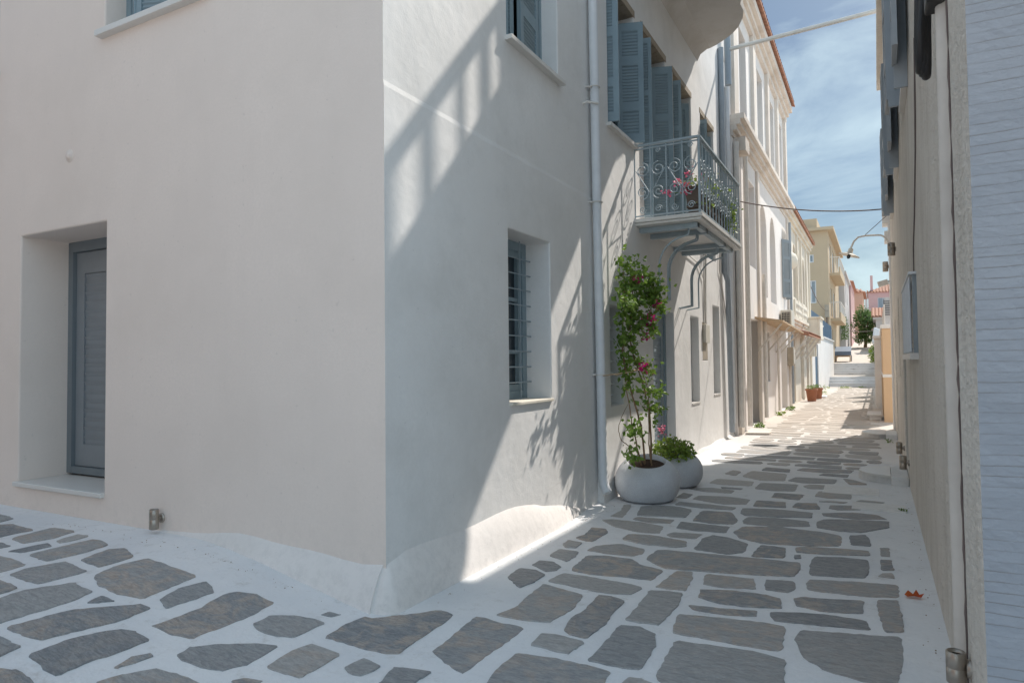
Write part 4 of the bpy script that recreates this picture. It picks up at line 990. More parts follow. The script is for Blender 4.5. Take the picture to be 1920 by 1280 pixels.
for i, (a, b2) in enumerate(rw):
    f = MB(); winframe(f, (XR + .045, 0, 0), YP, XM, a, b2, 3.78, 5.3, .06, .05, mull=[(a + b2) / 2]); wi = f.build('window', 'blue', rb)
    MB().box(XR + .046, XR + .058, a, b2, 3.78, 5.3).build('pane', 'shutgrey', wi)
    MB().box(XR - .045, XR + .04, a - .03, b2 + .03, 3.735, 3.785).build('sill', 'marble', wi)
    for (p, q) in (((XR - .095, a - .01), (XR - .10, a - .47)), ((XR - .125, b2), (XR - .135, b2 + .46))):
        s_ = MB(); shutter(s_, q, p, 3.88, 5.28, t=.04, border=.05, pitch=.04); s_.build('shutter', 'shutgrey', wi)
    MB().box(XR - .10, XR - .002, a - .05, a - .02, 3.68, 5.2).build('hinge_post', 'shutgrey', wi)
    MB().box(XR - .13, XR - .002, b2 - .02, b2 + .015, 3.80, 5.25).build('hinge_post', 'shutgrey', wi)
    MB().tube([(XR - .001, a - .5, 4.35), (XR - .14, a - .49, 4.35)], .012, 8).build('shutter_catch', 'acwhite', wi)
# low barred window
f = MB(); winframe(f, (XR - .0, 0, 0), YP, XM, 6.10, 7.80, 1.45, 2.06, .04, .03)
wi = f.build('window', 'greypaint', rb); MB().box(XR + .07, XR + .09, 6.16, 7.74, 1.5, 2.02).build('pane', 'curtain', wi)
g_ = MB(); g_.box(XR - .055, XR, 6.08, 7.84, 2.061, 2.08)
for k in range(9): g_.tube([(XR - .045, 6.20 + k * .19, 1.46), (XR - .045, 6.20 + k * .19, 2.05)], .008, 6)
g_.build('window_bars', 'pipe', wi)
MB().box(XR - .058, XR + .01, 6.04, 7.86, 1.40, 1.449).build('sill', 'marble', wi)
for (a, b2, c0, c1) in ((8.85, 9.75, .1, 2.1), (13.0, 13.8, .12, 2.1), (10.9, 11.5, 1.15, 2.3)):
    d0 = MB(); shutter(d0, (XR + .06, a + .02), (XR + .06, b2 - .02), c0 + .02, c1 - .02, panels=2, border=.09); d_ = d0.build('door' if c0 < 1 else 'window', 'greypaint', rb)
# conduit chase and cracks near the corner
c_ = MB(); c_.tube([(XR + .005, 3.26, 6.5), (XR + .003, 3.27, 3.0), (XR - .004, 3.25, 1.6), (XR + .0, 3.26, .05)], .038, 14); c_.build('plastered_pipe', 'pipebeige', rb)
c_ = MB(); z = 4.2; pts = []
while z > .1: pts.append((XR - .003, 3.165 + U(-.006, .006), z)); z -= .06
c_.tube(pts, [U(.0015, .007) for _ in pts], 6); c_.build('crevice', 'cable', rb)
# overhead balcony of the right building (its railing throws the barred shadow)
SY0, SY1, SX0 = 7.95, 9.95, -1.5
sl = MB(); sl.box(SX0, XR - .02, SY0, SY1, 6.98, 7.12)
bo = sl.build('shadow_balcony', 'shade', rb)
r_ = MB(); r_.box(SX0, XR, SY0, SY0 + .05, 7.95, 8.09); r_.box(SX0 + .051, XR, SY0 + .001, SY0 + .05, 7.12, 7.42); r_.box(SX0, SX0 + .05, SY0 + .05, SY1, 7.86, 8.0)
def xs_of(yshadow): return (SY0 - yshadow) / KSY + XW
KSY = 2.55
for ys, hw in ((3.48, .03), (3.90, .019), (4.235, .03)): r_.box(xs_of(ys) - hw, xs_of(ys) + hw, SY0 + .005, SY0 + .045, 7.42, 7.95)
r_.box(xs_of(4.47) - .16, xs_of(4.47), SY0, SY0 + .05, 7.42, 7.95)
for k in range(10): r_.box(SX0 + .005, SX0 + .045, SY0 + .15 + k * .2, SY0 + .19 + k * .2, 7.12, 7.95)
r_.box(xs_of(3.13), XR, SY0, SY0 + .05, 7.42, 7.95)  # solid infill blocks a stray sunlit patch on the ground
r_.build('railing', 'blue', bo)
MB().box(XR - .3, XR + .3, SY0 + .1, SY1 - .1, 6.975, 6.979).build('bearing', 'shade', bo)

# pavement details beside the right building
def round_step(y, label, h=.1, r=.42):
    t = thing('doorstep', label, 'step', (XR, y, 0), 'rounded white doorsteps')
    poly = [(XR - .005, y - .40), (XR - .18, y - .40)] + [(XR - .18 - r * .78 * math.sin(math.pi * k / 12), y - r * .9 * math.cos(math.pi * k / 12)) for k in range(1, 12)] + [(XR - .18, y + .40), (XR - .005, y + .40)]
    b_ = MB(); b_.prism([(XR - .18, y - .36)] + [(XR - .20 - r * .75 * math.sin(math.pi * k / 12), y - r * .82 * math.cos(math.pi * k / 12)) for k in range(1, 12)] + [(XR - .18, y + .36)], -.02, h - .03); b_.build('riser', 'white2', t)
    b_ = MB(); b_.prism(poly[1:-1], h - .029, h); b_.build('tread', 'marble', t, bevel=.006)
    b_ = MB(); b_.box(XR - .178, XR - .003, y - .46, y + .36, -.02, h - .003); b_.build('upper_block', 'white', t, bevel=.012)
round_step(9.15, 'nearer rounded white doorstep against the beige wall')
round_step(14.1, 'farther rounded white doorstep at the end of the beige wall', .09, .5)
for (a, b2, c0, c1, lab) in ((-.55, -.02, 7.9, 8.35, 'larger white painted cover slab set in the paving'), (-.25, .2, 7.15, 7.5, 'smaller white painted cover slab by the beige wall')):
    b_ = MB(); b_.box(a, b2, c0, c1, -.02, .012); o = b_.build('cover_slab', 'white', bevel=.004); tag(o, lab, 'cover slab')
# wall lamps
from mathutils import Matrix
def wall_lamp(p, nrm, label, r=.036, L=.17, tilt=0, off=.062, group='cylinder wall lamps'):
    p, n = V(p), V(nrm); t = thing('wall_lamp', label, 'wall lamp', tuple(p), group)
    c = p + n * off
    b_ = MB(); b_.lathe(c, [(r * .8, -L / 2), (r, -L / 2 + .004), (r, -.003), (r * .97, -.002), (r * .97, .002), (r, .003), (r, L / 2 - .004), (r * .85, L / 2), (r * .8, L / 2 - .02)], 28, tilt=Matrix.Rotation(tilt, 3, 'Y')); b_.build('lamp_body', 'steel', t)
    rot = n.to_track_quat('Z', 'Y').to_matrix()
    b_ = MB(); b_.lathe(p, [(.034, -.002), (.034, .012), (.028, .016)], 24, tilt=rot); b_.tube([p, p + n * off * .7], .014, 12); b_.build('wall_mount', 'steel', t)
    b_ = MB(); b_.lathe(c + V((0, 0, L / 2 - .016)), [(.001, 0), (r * .8, 0)], 20); b_.build('lens', 'glass', t)
wall_lamp((-4.50, YF, .335), YM, 'small brass coloured cylinder lamp low on the beige front wall', L=.14, r=.032)
wall_lamp((XR, 3.09, .235), XM, 'near cylinder lamp at the foot of the beige wall in the bottom right corner', r=.034, L=.12, off=.046)
wall_lamp((XR, 8.62, .27), XM, 'low cylinder lamp in front of the nearer rounded doorstep', L=.15)
wall_lamp((XR, 10.1, .26), XM, 'low cylinder lamp just beyond the nearer rounded doorstep', L=.15)
wall_lamp((XR, 11.4, 3.02), XM, 'upper cylinder lamp high on the beige wall above the barred window', r=.05, L=.19)
wall_lamp((XR - .035, 15.4, 3.25), XM, 'farthest cylinder lamp on the white end pilaster', r=.05, L=.2)
# black cable loops
t = thing('cable_bundle', 'black looped cable bundle hanging high on the beige wall', 'cable', (XR, 3.5, 2.8))
b_ = MB()
for k in range(3):
    o = k * .020; y0_ = 3.62 - o * .5; zb = 2.70 + o * .6
    b_.tube([(XR - .06 + .02 * math.sin(k), y0_ + .10 - o, 3.9)] + [(XR - .05 - .012 * k, y0_ + .085 * math.cos(math.pi * a / 10), zb + .16 - .16 * math.sin(math.pi * a / 10)) for a in range(11)] + [(XR - .04, y0_ - .085 + o, 3.2), (XR - .02, y0_ - .1, 3.9)], .019, 10)
b_.build('loop', 'black', t)
MB().box(XR - .07, XR - .002, 3.19, 3.33, 2.85, 3.6).build('junction_box', 'black', t, bevel=.01)
t = thing('wall_conduit', 'thin curved cable stapled up the beige wall', 'cable', (XR, 5.8, 3))
MB().tube([(XR - .004, 5.35, 3.6), (XR - .006, 5.5, 3.1), (XR - .004, 5.62, 2.9), (XR - .004, 6.0, 2.5), (XR - .004, 6.3, 2.3), (XR - .004, 6.4, 1.9)], .006, 6).build('cable', 'cable', t)
# street lamp
t = thing('street_lamp', 'curved arm street lamp with a white dish shade on the right wall', 'street lamp', (XR, 15.0, 3.5))
p = [(XR - .01, 15.0, 3.45)] + [(XR - .02 - .55 * (1 - math.cos(math.pi / 2 * k / 8)) * .35, 15.0, 3.55 + .28 * math.sin(math.pi / 2 * k / 8)) for k in range(9)] + [(-.15, 15, 3.84), (-.28, 15, 3.82), (-.36, 15, 3.74), (-.41, 15, 3.62)]
MB().tube(p, .018, 10).build('arm', 'pipe2', t)
b_ = MB(); tl = Matrix.Rotation(math.radians(18), 3, 'Y'); c0 = (-.44, 15, 3.50)
b_.lathe(c0, [(.03, .12), (.045, .10), (.05, .03), (.19, -.02), (.2, -.03), (.05, -.012)], 24, tilt=tl); b_.build('shade', 'acwhite', t)
MB().lathe(c0, [(.001, -.10), (.03, -.08), (.035, -.04), (.02, -.01)], 14, tilt=tl).build('bulb', 'glass', t)
MB().tube([(XR - .03, 14.9, 4.2), (-.15, 15, 3.86)], .006, 6).build('stay_wire', 'cable', t)
t = thing('flood_light', 'small grey flood light under the street lamp on the right wall', 'flood light', (XR - .03, 15.5, 2.9))
b_ = MB(); b_.obox((XR - .22, 15.45, 2.86), (.18, 0, .05), (0, .15, 0), (-.03, 0, .10)); b_.build('housing', 'pipe2', t, bevel=.01)
MB().tube([(XR - .03, 15.52, 2.98), (XR - .08, 15.52, 2.93)], .015, 8).build('bracket', 'pipe2', t)
# wires over the lane
def cat(p, q, sag, n=16):
    p, q = V(p), V(q); return [p + (q - p) * (k / n) - V((0, 0, sag * 4 * (k / n) * (1 - k / n))) for k in range(n + 1)]
o = MB().tube(cat((-2.38, 13.62, 4.53), (XR, 14.6, 4.25), .12), .012, 6).build('overhead_wire', 'cable'); tag(o, 'thin dark sagging wire strung across the lane', 'wire')
o = MB().tube([(XR + .02, 13.0, 7.35), (-.6, 13.0, 7.31), (X2 + .16, 12.95, 7.22), (X2 + .07, 12.95, 7.18), (X2 + .06, 12.95, 7.0)], .038, 12).build('overhead_pipe', 'pipe2'); tag(o, 'thick pale pipe crossing high over the lane', 'pipe')
o = MB().tube(cat((X4, 29.95, 4.6), (-2.6, 45.2, 4.4), .3), .015, 5).build('overhead_wire', 'cable'); tag(o, 'faint wire from the cream house to the yellow block', 'wire')
o = MB().tube(cat((-2.2, 56, 3.6), (1.2, 60, 3.9), .2), .018, 5).build('overhead_wire', 'cable'); tag(o, 'far thin wire crossing in front of the tree', 'wire')

# ------------------------------------------------------------------ orange wall and pillars on the right
ow_ = thing('orange_wall', 'apricot orange garden wall with white coping beyond the beige house', 'wall', (.2, 19, 0))
w = MB(); w.box(.10, .5, 17.4, 22.2, -.3, 2.1); w.build('wall', 'orange', ow_, bevel=.01)
w = MB(); w.box(.07, .55, 17.37, 22.24, 2.101, 2.19); w.box(.09, .5, 17.385, 22.22, 1.0, 1.07); w.box(-.08, .5, 22.25, 22.65, -.3, 2.0); w.box(-.11, .54, 22.2, 22.7, 2.001, 2.1); w.build('coping', 'white', ow_, bevel=.01)
for (a, b2) in ((18.0, 19.0), (20.2, 21.2)): MB().box(.084, .099, a, b2, .1, .98).build('gate', 'wood', ow_)
w = MB()
for k in range(17): w.tube([(.16, 17.5 + k * .29, 2.19), (.16, 17.5 + k * .29, 2.5 + (.15 if k % 4 == 0 else 0))], .014, 5)
w.box(.15, .17, 17.5, 22.2, 2.40, 2.425)
w.build('railing', 'pipe2', ow_)
st = thing('side_steps', 'small white step block at the foot of the orange wall', 'step', (.1, 18.6, 0))
w = MB(); w.box(-.2, .049, 17.9, 18.9, -.02, .10); w.box(-.25, .049, 17.85, 18.95, .101, .14); w.build('block', 'white', st, bevel=.008)
pw = thing('garden_wall', 'low white garden wall and gate pillars further up on the right', 'wall', (.1, 30, 0))
w = MB(); w.box(.08, .4, 22.75, 39.5, -.3, 1.0); w.box(.0, .45, 27.0, 27.5, -.3, 2.0); w.box(-.05, .5, 26.95, 27.55, 2.001, 2.1); w.box(.0, .4, 33, 33.4, -.3, 1.6); w.box(.02, .42, 39.6, 58, -.3, 2.4); w.build('wall', 'white', pw, bevel=.01)
r_ = MB(); r_.tube([(.16, 22.8, 1.6), (.16, 39, 1.6)], .02, 6)
for k in range(54): r_.tube([(.16, 22.8 + k * .3, 1.0), (.16, 22.8 + k * .3, 1.6)], .012, 5)
r_.build('rail', 'pipe2', pw)
aw = thing('folded_awning', 'rolled white awning over the garden wall on the right', 'awning', (.2, 40, 2))
MB().obox((-.25, 41, 2.3), (.75, 0, -.35), (0, 3, 0), (.12, 0, .85)).build('cloth', 'white', aw, bevel=.08)
MB().box(.15, .2, 41.5, 41.56, 1.4, 2.35).build('post', 'pipe2', aw)
t = thing('balcony_guard', 'dark barred window guard high on the right beyond the pilaster', 'window guard', (.25, 30, 2.5))
b_ = MB()
for k in range(7): b_.tube([(.28, 31.0, 3.2 + k * .09), (.8, 31.0, 3.2 + k * .09)], .014, 5)
b_.box(.26, .29, 30.97, 31.03, 3.15, 3.8); b_.build('bars', 'black', t)
MB().box(.3, .9, 31.1, 31.4, 1.0, 3.9).build('frame', 'pale', t)
# market cart on the upper landing
t = thing('covered_cart', 'grey blue topped handcart parked at the top of the steps', 'cart', (-1.9, 50, 1.25))
zt = gz(0, 50.5)
b_ = MB(); b_.obox((-2.5, 50.0, zt + .62), (.98, 0, 0), (0, .75, .33), (0, 0, .04)); b_.obox((-2.5, 49.97, zt + .40), (.98, 0, 0), (0, .025, 0), (0, 0, .24)); b_.build('cover', 'tarp', t)
b_ = MB(); b_.box(-2.42, -1.6, 50.2, 50.7, zt + .3, zt + .42)
for x_ in (-2.44, -1.6):
    b_.bar((x_, 50.05, zt), (x_, 50.05, zt + .61), .05, .05, (0, 1, 0)); b_.bar((x_, 50.7, zt), (x_, 50.7, zt + .90), .05, .05, (0, 1, 0))
b_.build('frame', 'wood', t)
for x_ in (-2.5, -1.52): MB().lathe((x_, 50.5, zt + .22), [(.02, -.02), (.22, -.02), (.22, .02), (.02, .02)], 20, tilt=Matrix.Rotation(math.pi / 2, 3, 'Y')).build('wheel', 'black', t)

# ------------------------------------------------------------------ tree beyond the steps
zt = gz(0, 66)
t = thing('street_tree', 'dense green tree with a pale trunk at the top of the lane', 'tree', (-.9, 66, zt))
b_ = MB(); b_.tube([(-.9, 66, zt - .1), (-.85, 66, zt + .8), (-.95, 66.1, zt + 1.6), (-1.0, 66, zt + 2.4)], [.14, .11, .09, .05], 8)
for (dx, dy, dz) in ((.7, .2, 1.9), (-.5, .4, 2.0), (.3, -.5, 2.4), (-.3, -.3, 2.9)): b_.tube([(-.9, 66, zt + .9), (-.9 + dx * .6, 66 + dy, zt + .9 + (dz - .9) * .6), (-.9 + dx, 66 + dy * 1.5, zt + dz)], [.07, .05, .02], 6)
b_.build('trunk', 'bark', t)
cl = MB(); clumps = []
for k in range(56):
    a = U(0, 6.28); rr = U(.1, 1.0); zz = U(-.38, 1); wd = U(.8, 1.2) * math.sqrt(max(.05, 1 - (abs(zz - .4) * 1.5) ** 2 * .7))
    clumps.append((-.9 + wd * rr * math.cos(a), 66 + wd * rr * math.sin(a), zt + 1.05 + zz * 2.15, U(.22, .45)))
for (x, y, z, r0) in clumps:
    for k in range(75):
        d = V((random.gauss(0, 1), random.gauss(0, 1), random.gauss(0, 1))).normalized() * r0 * U(.5, 1.05)
        cl.leaf((x + d.x, y + d.y, z + d.z), U(.10, .17), d=(d.x + U(-.1, .1), d.y, d.z - .1), wide=.8)
cl.build('crown', 'leafd', t)

def bush(name, label, cat_, x, y, z, rx, rz, n, mt, size=.06, group=None):
    b_ = MB()
    for k in range(n):
        a = U(0, 6.28); r0 = rx * math.sqrt(R()); h_ = rz * U(.1, 1) * (1 - .4 * (r0 / rx) ** 2)
        b_.leaf((x + r0 * math.cos(a), y + r0 * math.sin(a), z + h_), size * U(.7, 1.3), wide=.7)
    for k in range(8):
        a = U(0, 6.28); b_.tube([(x, y, z), (x + rx * .6 * math.cos(a), y + rx * .6 * math.sin(a), z + rz * .7)], .003, 4, caps=False)
    o = b_.build(name, mt); return tag(o, label, cat_, group)
bush('garden_shrub', 'yellow green shrub spilling over the wall below the tree', 'shrub', .05, 44, 1.2, .5, 1.3, 700, 'leafy', .12)
bush('garden_shrub', 'dark creeper clump on the white wall left of the cart', 'shrub', -2.15, 57.5, gz(0, 57) + 1.0, .25, 2.2, 500, 'leafd', .1)
for i, (x, y, s_, n, lab) in enumerate(((-2.22, 15.1, .13, 90, 'green weed tuft at the foot of the second downpipe'), (-2.2, 18.6, .14, 80, 'yellowish weed tuft below the wooden board canopy'), (-2.2, 20.6, .15, 110, 'weed tuft beside the arcade house door'),
                                  (-2.05, 30.8, .22, 90, 'dry weed clump against the yard wall'), (-1.45, 37.5, .38, 130, 'low weeds growing before the lower steps'), (-.75, 38.5, .22, 60, 'small weed patch in the middle of the lower landing'),
                                  (-2.22, 35.5, .3, 110, 'tall dry weeds at the base of the yard wall near the steps'), (.17, 7.22, .05, 26, 'tiny weed sprig at the foot of the beige wall'), (.13, 13.1, .09, 40, 'grey green weed beside the farther doorstep'))):
    bush('weed', lab, 'weed', x, y, 0.0, s_ * .8, s_ * .85 if i not in (4, 5) else s_ * .3, int(n * .7), 'leafy' if i in (1, 3, 4, 5, 6) else 'leaf', .05 if i < 7 else .025, 'weeds growing from the joints')

# ------------------------------------------------------------------ planters with plants
def tiltpot(mb_, cx, cy, zt, k=.22):
    d = V((.29, -.96, 0)); mb_.v = [(x, y, z - k * ((x - cx) * d.x + (y - cy) * d.y) * max(0, min(1.05, z / zt)) ** 3) for x, y, z in mb_.v]; return mb_
def bowl(cx, cy, R0, H_, ro):
    pr_ = [(R0 * .62, 0), (R0 * .74, .012)]
    for k in range(1, 14):
        a = -1.08 + (1.08 + 1.05) * k / 13; pr_.append((R0 * math.cos(a) ** .62 if math.cos(a) > 0 else 0, H_ * .46 + H_ * .54 * math.sin(a) / math.sin(1.2)))
    zt = pr_[-1][1]; pr_ += [(ro * 1.03, zt + .012), (ro, zt + .008), (ro * .97, zt - .03), (ro * .95, zt - .09)]
    return pr_, zt
pot = thing('round_planter', 'large round grey cement planter holding the tall bougainvillea by the downpipe', 'planter', (-2.10, 6.78, 0), 'round cement planters')
pf, zt1 = bowl(-2.10, 6.78, .328, .395, .19)
tiltpot(MB().lathe((-2.10, 6.78, .002), pf, 48), -2.10, 6.78, zt1).build('bowl', 'cement', pot)
tiltpot(MB().lathe((-2.10, 6.78, zt1 - .035), [(.001, .012), (.10, .006), (.185, 0)], 24), -2.10, 6.78, zt1 - .035).build('soil', 'soil', pot)
pot2 = thing('round_planter', 'smaller grey cement planter behind the large one, holding a leafy geranium', 'planter', (-2.05, 7.70, 0), 'round cement planters')
pf, zt2 = bowl(0, 0, .30, .36, .17)
tiltpot(MB().lathe((-2.05, 7.70, .002), pf, 40), -2.05, 7.70, zt2, .15).build('bowl', 'cement', pot2)
MB().lathe((-2.05, 7.70, zt2 - .05), [(.001, .01), (.16, 0)], 20).build('soil', 'soil', pot2)

bg = thing('bougainvillea', 'tall thin bougainvillea with magenta flowers trained up the wall beside the downpipe', 'plant', (-2.10, 6.78, zt1 - .04))
stems = MB(); lv = MB(); fl = MB(); z0 = zt1 - .06
def stem(pts, r):
    P = [V(p) for p in pts]; out = []
    for i in range(len(P) - 1):
        for k in range(6):
            t_ = k / 6; p0 = P[max(i - 1, 0)]; p1 = P[i]; p2 = P[i + 1]; p3 = P[min(i + 2, len(P) - 1)]
            q = .5 * ((2 * p1) + (p2 - p0) * t_ + (2 * p0 - 5 * p1 + 4 * p2 - p3) * t_ ** 2 + (3 * p1 - p0 - 3 * p2 + p3) * t_ ** 3)
            out.append(q + V((U(-.004, .004),) * 3))
    out.append(P[-1]); stems.tube(out, [r * (1 - .6 * i / len(out)) for i in range(len(out))], 6); return out
def leafalong(path_, dens, spread, size=.064, t0=0.0):
    dens = int(dens * 1.15)
    for i, q in enumerate(path_):
        if i / len(path_) < t0: continue
        for k in range(dens):
            d = V((random.gauss(0, 1), random.gauss(0, 1), random.gauss(0, 1))) * spread
            if q.x + d.x < -2.38: d.x = -2.38 - q.x + U(0, .05)
            lv.leaf(q + d, size * U(.7, 1.3), d=(U(-.3, 1), U(-1, 1), U(-1, .5)), wide=.72)
T = lambda x, y, z: (x - .07 * max(0, min(1, (1.3 - z) / .8)) + (.02 if x < -2.3 else 0), y - .15 * max(0, min(1, (1.3 - z) / .8)), z)
s1 = stem([T(-2.05, 6.95, z0), T(-2.1, 6.85, .75), T(-2.2, 6.72, 1.1), T(-2.28, 6.62, 1.45), T(-2.27, 6.6, 1.8), T(-2.25, 6.6, 2.15)], .012)
s2 = stem([T(-2.0, 6.98, z0), T(-2.05, 6.98, .8), T(-2.15, 6.88, 1.2), T(-2.24, 6.75, 1.6), T(-2.22, 6.75, 2.0), T(-2.2, 6.72, 2.28)], .012)
s3 = stem([T(-2.07, 6.9, z0), T(-2.14, 6.82, .65), T(-2.2, 6.74, .9), T(-2.27, 6.64, 1.3), T(-2.27, 6.6, 1.7)], .009)
s4 = stem([T(-1.98, 6.92, z0), T(-2.03, 6.95, .62), T(-2.08, 6.98, .95), T(-2.14, 6.95, 1.2), T(-2.2, 6.8, 1.4)], .008)
s5 = stem([T(-2.04, 6.95, z0), T(-2.12, 6.8, .52), T(-2.2, 6.62, .62), T(-2.24, 6.58, .78), T(-2.2, 6.65, .98)], .006)
leafalong(s1[13:], 12, .05); leafalong(s2[15:], 11, .05); leafalong(s3[14:], 3, .04)
# branches stay close to the wall
def sq(x, y, z):
    k = max(0, min(1, (z - .7) / .4)); return (x + (-.3 * k * (x + 2.24) if x > -2.24 else 0), y - (.42 * k * (y - 6.62) if y > 6.62 else 0), z)
def br(pts, dens, spread, r=.005, size=.055, t0=.1):
    p = stem([sq(*q) for q in pts], r); leafalong(p, dens, spread * .9, size, t0); return p
br([T(-2.22, 6.7, 2.2), T(-2.1, 6.9, 2.28), T(-2.0, 7.15, 2.2), T(-1.95, 7.3, 2.12)], 17, .075)
br([T(-2.1, 6.95, 2.22), T(-1.98, 7.2, 2.05), T(-1.93, 7.3, 1.98)], 14, .06)
br([T(-2.25, 6.6, 2.1), T(-2.25, 6.6, 2.35), T(-2.2, 6.6, 2.42)], 9, .06)
br([T(-2.25, 6.65, 1.95), T(-2.12, 6.5, 1.98), T(-2.05, 6.3, 1.97), T(-2.0, 6.05, 1.99)], 7, .035, t0=0)
br([T(-2.25, 6.75, 1.75), T(-2.1, 6.95, 1.72), T(-1.98, 7.2, 1.78)], 9, .05)
br([T(-2.22, 6.75, 2.0), T(-2.12, 6.9, 1.9), T(-2.05, 7.0, 1.82)], 10, .055)
br([T(-2.2, 6.75, 1.42), T(-2.1, 6.95, 1.36), T(-2.04, 7.05, 1.32)], 6, .05)
br([T(-2.12, 6.95, 1.12), T(-2.0, 7.1, 1.08), T(-1.92, 7.35, 1.1)], 6, .045)
br([T(-2.1, 6.95, .95), T(-2.0, 7.05, .9), T(-1.95, 7.2, .92)], 6, .05)
br([T(-2.1, 6.85, .72), T(-2.1, 6.62, .76), T(-2.1, 6.5, .74)], 6, .05)
br([T(-2.12, 6.8, .5), T(-2.1, 6.6, .52), T(-2.05, 6.52, .46)], 6, .05)
leafalong(s2[5:14], 2, .06, .045); leafalong(s4[8:], 3, .05, .045)
for (x, y, z, n, sp) in ((-2.02, 6.95, 1.84, 26, .055), (-2.0, 7.0, 1.75, 22, .05), (-2.02, 6.9, 1.68, 18, .04), (-2.06, 6.85, 1.35, 26, .045), (-2.04, 6.98, 1.33, 18, .035), (-2.1, 6.72, 2.24, 14, .03), (-1.9, 7.1, 2.0, 16, .035), (-1.9, 7.3, 1.98, 10, .02)):
    for k in range(int(n * .8)): fl.leaf(V(sq(x, y, z)) + V((random.gauss(0, 1), random.gauss(0, 1), random.gauss(0, 1))) * sp * .7, U(.03, .05), wide=.9)
stems.build('stems', 'bark', bg); lv.build('leaves', 'leaf', bg); fl.build('flowers', 'magenta', bg)
MB().tube([(-2.38, 6.30, 1.27), (-2.30, 6.42, 1.285), (-2.2, 6.65, 1.30), (-2.17, 6.8, 1.325), (-2.22, 6.82, 1.32), (-2.32, 6.5, 1.27)], .006, 6).build('tie_string', 'wood', bg)

gm = thing('geranium', 'low bushy geranium with one pink bloom in the smaller cement planter', 'plant', (-2.05, 7.70, zt2 - .04))
b_ = MB()
for k in range(620):
    a = U(0, 6.28); r0 = .24 * math.sqrt(R()); b_.leaf((-2.05 + r0 * math.cos(a) - .02, 7.66 + r0 * math.sin(a), zt2 - .03 + U(.0, .26) * (1 - r0 * 1.6)), U(.03, .06), wide=.9)
b_.build('leaves', 'leafy', gm)
b_ = MB()
for k in range(9):
    a = U(0, 6.28); b_.tube([(-2.05, 7.70, zt2 - .06), (-2.05 + .14 * math.cos(a), 7.66 + .14 * math.sin(a), zt2 + .12)], .004, 5)
b_.tube([(-2.06, 7.62, zt2), (-2.15, 7.5, zt2 + .30)], .004, 5); b_.build('stems', 'bark', gm)
b_ = MB()
for k in range(26): b_.leaf(V((-2.15, 7.5, zt2 + .30)) + V((random.gauss(0, .02), random.gauss(0, .02), random.gauss(0, .03))), .03, wide=.9)
b_.build('bloom', 'pinkf', gm)

# trough with geraniums on the small balcony
tr = thing('flower_trough', 'brown trough planter standing on the iron balcony', 'planter', (BX - .2, 8.9, BZ))
b_ = MB(); 
for y0_, y1_ in ((8.05, 8.75), (8.85, 9.65)):
    b_.add([(BX - .26, y0_ + .03, BZ + .22), (BX - .09, y0_ + .03, BZ + .22), (BX - .09, y1_ - .03, BZ + .22), (BX - .26, y1_ - .03, BZ + .22), (BX - .29, y0_, BZ + .42), (BX - .06, y0_, BZ + .42), (BX - .06, y1_, BZ + .42), (BX - .29, y1_, BZ + .42)],
           [(3, 2, 1, 0), (0, 1, 5, 4), (1, 2, 6, 5), (2, 3, 7, 6), (3, 0, 4, 7)])
    b_.box(BX - .30, BX - .05, y0_ - .01, y1_ + .01, BZ + .40, BZ + .425)
b_.box(BX - .28, BX - .07, 8.1, 9.6, BZ + .19, BZ + .215)
for y_ in (8.15, 8.85, 9.55): b_.box(BX - .27, BX - .08, y_, y_ + .03, BZ + .001, BZ + .19)
b_.build('trough', 'box', tr)
bgn = thing('balcony_geranium', 'trailing geraniums with pink and red blooms spilling from the balcony trough', 'plant', (BX - .2, 8.9, BZ + .42))
b_ = MB()
for k in range(420):
    y_ = U(8.0, 9.7); b_.leaf((BX - .18 + random.gauss(0, .09), y_, BZ + .44 + abs(random.gauss(0, .07))), U(.03, .055), wide=.85)
for (yc, n, dz) in ((8.15, 60, -.25), (9.4, 120, -.25), (9.6, 120, -.3)):
    for k in range(n): b_.leaf((BX - .05 + random.gauss(0, .04), yc + random.gauss(0, .08), BZ + .42 + U(dz, .08)), U(.03, .06), wide=.85)
b_.build('leaves', 'leafy', bgn)
b_ = MB()
for (x, y, z, n) in ((-1.93, 8.05, .60, 24), (-2.03, 7.95, .48, 22), (-1.94, 8.0, .44, 22), (-2.12, 7.8, .33, 24), (-1.95, 8.02, .36, 14), (-1.80, 8.3, .58, 16)):
    for k in range(n): b_.leaf(V((x, y, BZ + z)) + V((random.gauss(0, .022), random.gauss(0, .022), random.gauss(0, .022))), .035, wide=.9)
b_.build('flowers', 'pinkf', bgn)
b_ = MB()
for (x, y, z) in ((-1.93, 8.05, .60), (-2.03, 7.95, .48), (-1.94, 8.0, .44), (-2.12, 7.8, .33)): b_.tube([(BX - .2, 8.2, BZ + .42), ((x + BX - .2) / 2, (y + 8.2) / 2, BZ + z + .02), (x, y, BZ + z)], .004, 5)
b_.build('stems', 'leaf', bgn)
# terracotta pots
for (x, y, r0, h_, lab) in ((-2.02, 25.4, .19, .42, 'nearer and larger terracotta pot by the cream house'), (-1.95, 27.0, .18, .40, 'farther terracotta pot by the cream house')):
    t = thing('terracotta_pot', lab, 'flower pot', (x, y, 0), 'terracotta pots by the cream house')
    MB().lathe((x, y, .002), [(r0 * .72, 0), (r0 * .95, h_ * .86), (r0 * 1.08, h_ * .87), (r0 * 1.1, h_), (r0 * .92, h_), (r0 * .9, h_ * .9)], 24).build('pot', 'terra', t)
    b_ = MB()
    for k in range(110): a = U(0, 6.28); b_.leaf((x + U(0, r0) * math.cos(a), y + U(0, r0) * math.sin(a), h_ + U(0, .12)), .05)
    b_.build('plant', 'leaf', t)
b_ = MB(); b_.box(-2.3, -1.72, 27.6, 28.6, 0, .06); tag(b_.build('doorstep_slab', 'white'), 'thin pale slab lying by the terracotta pots', 'slab')
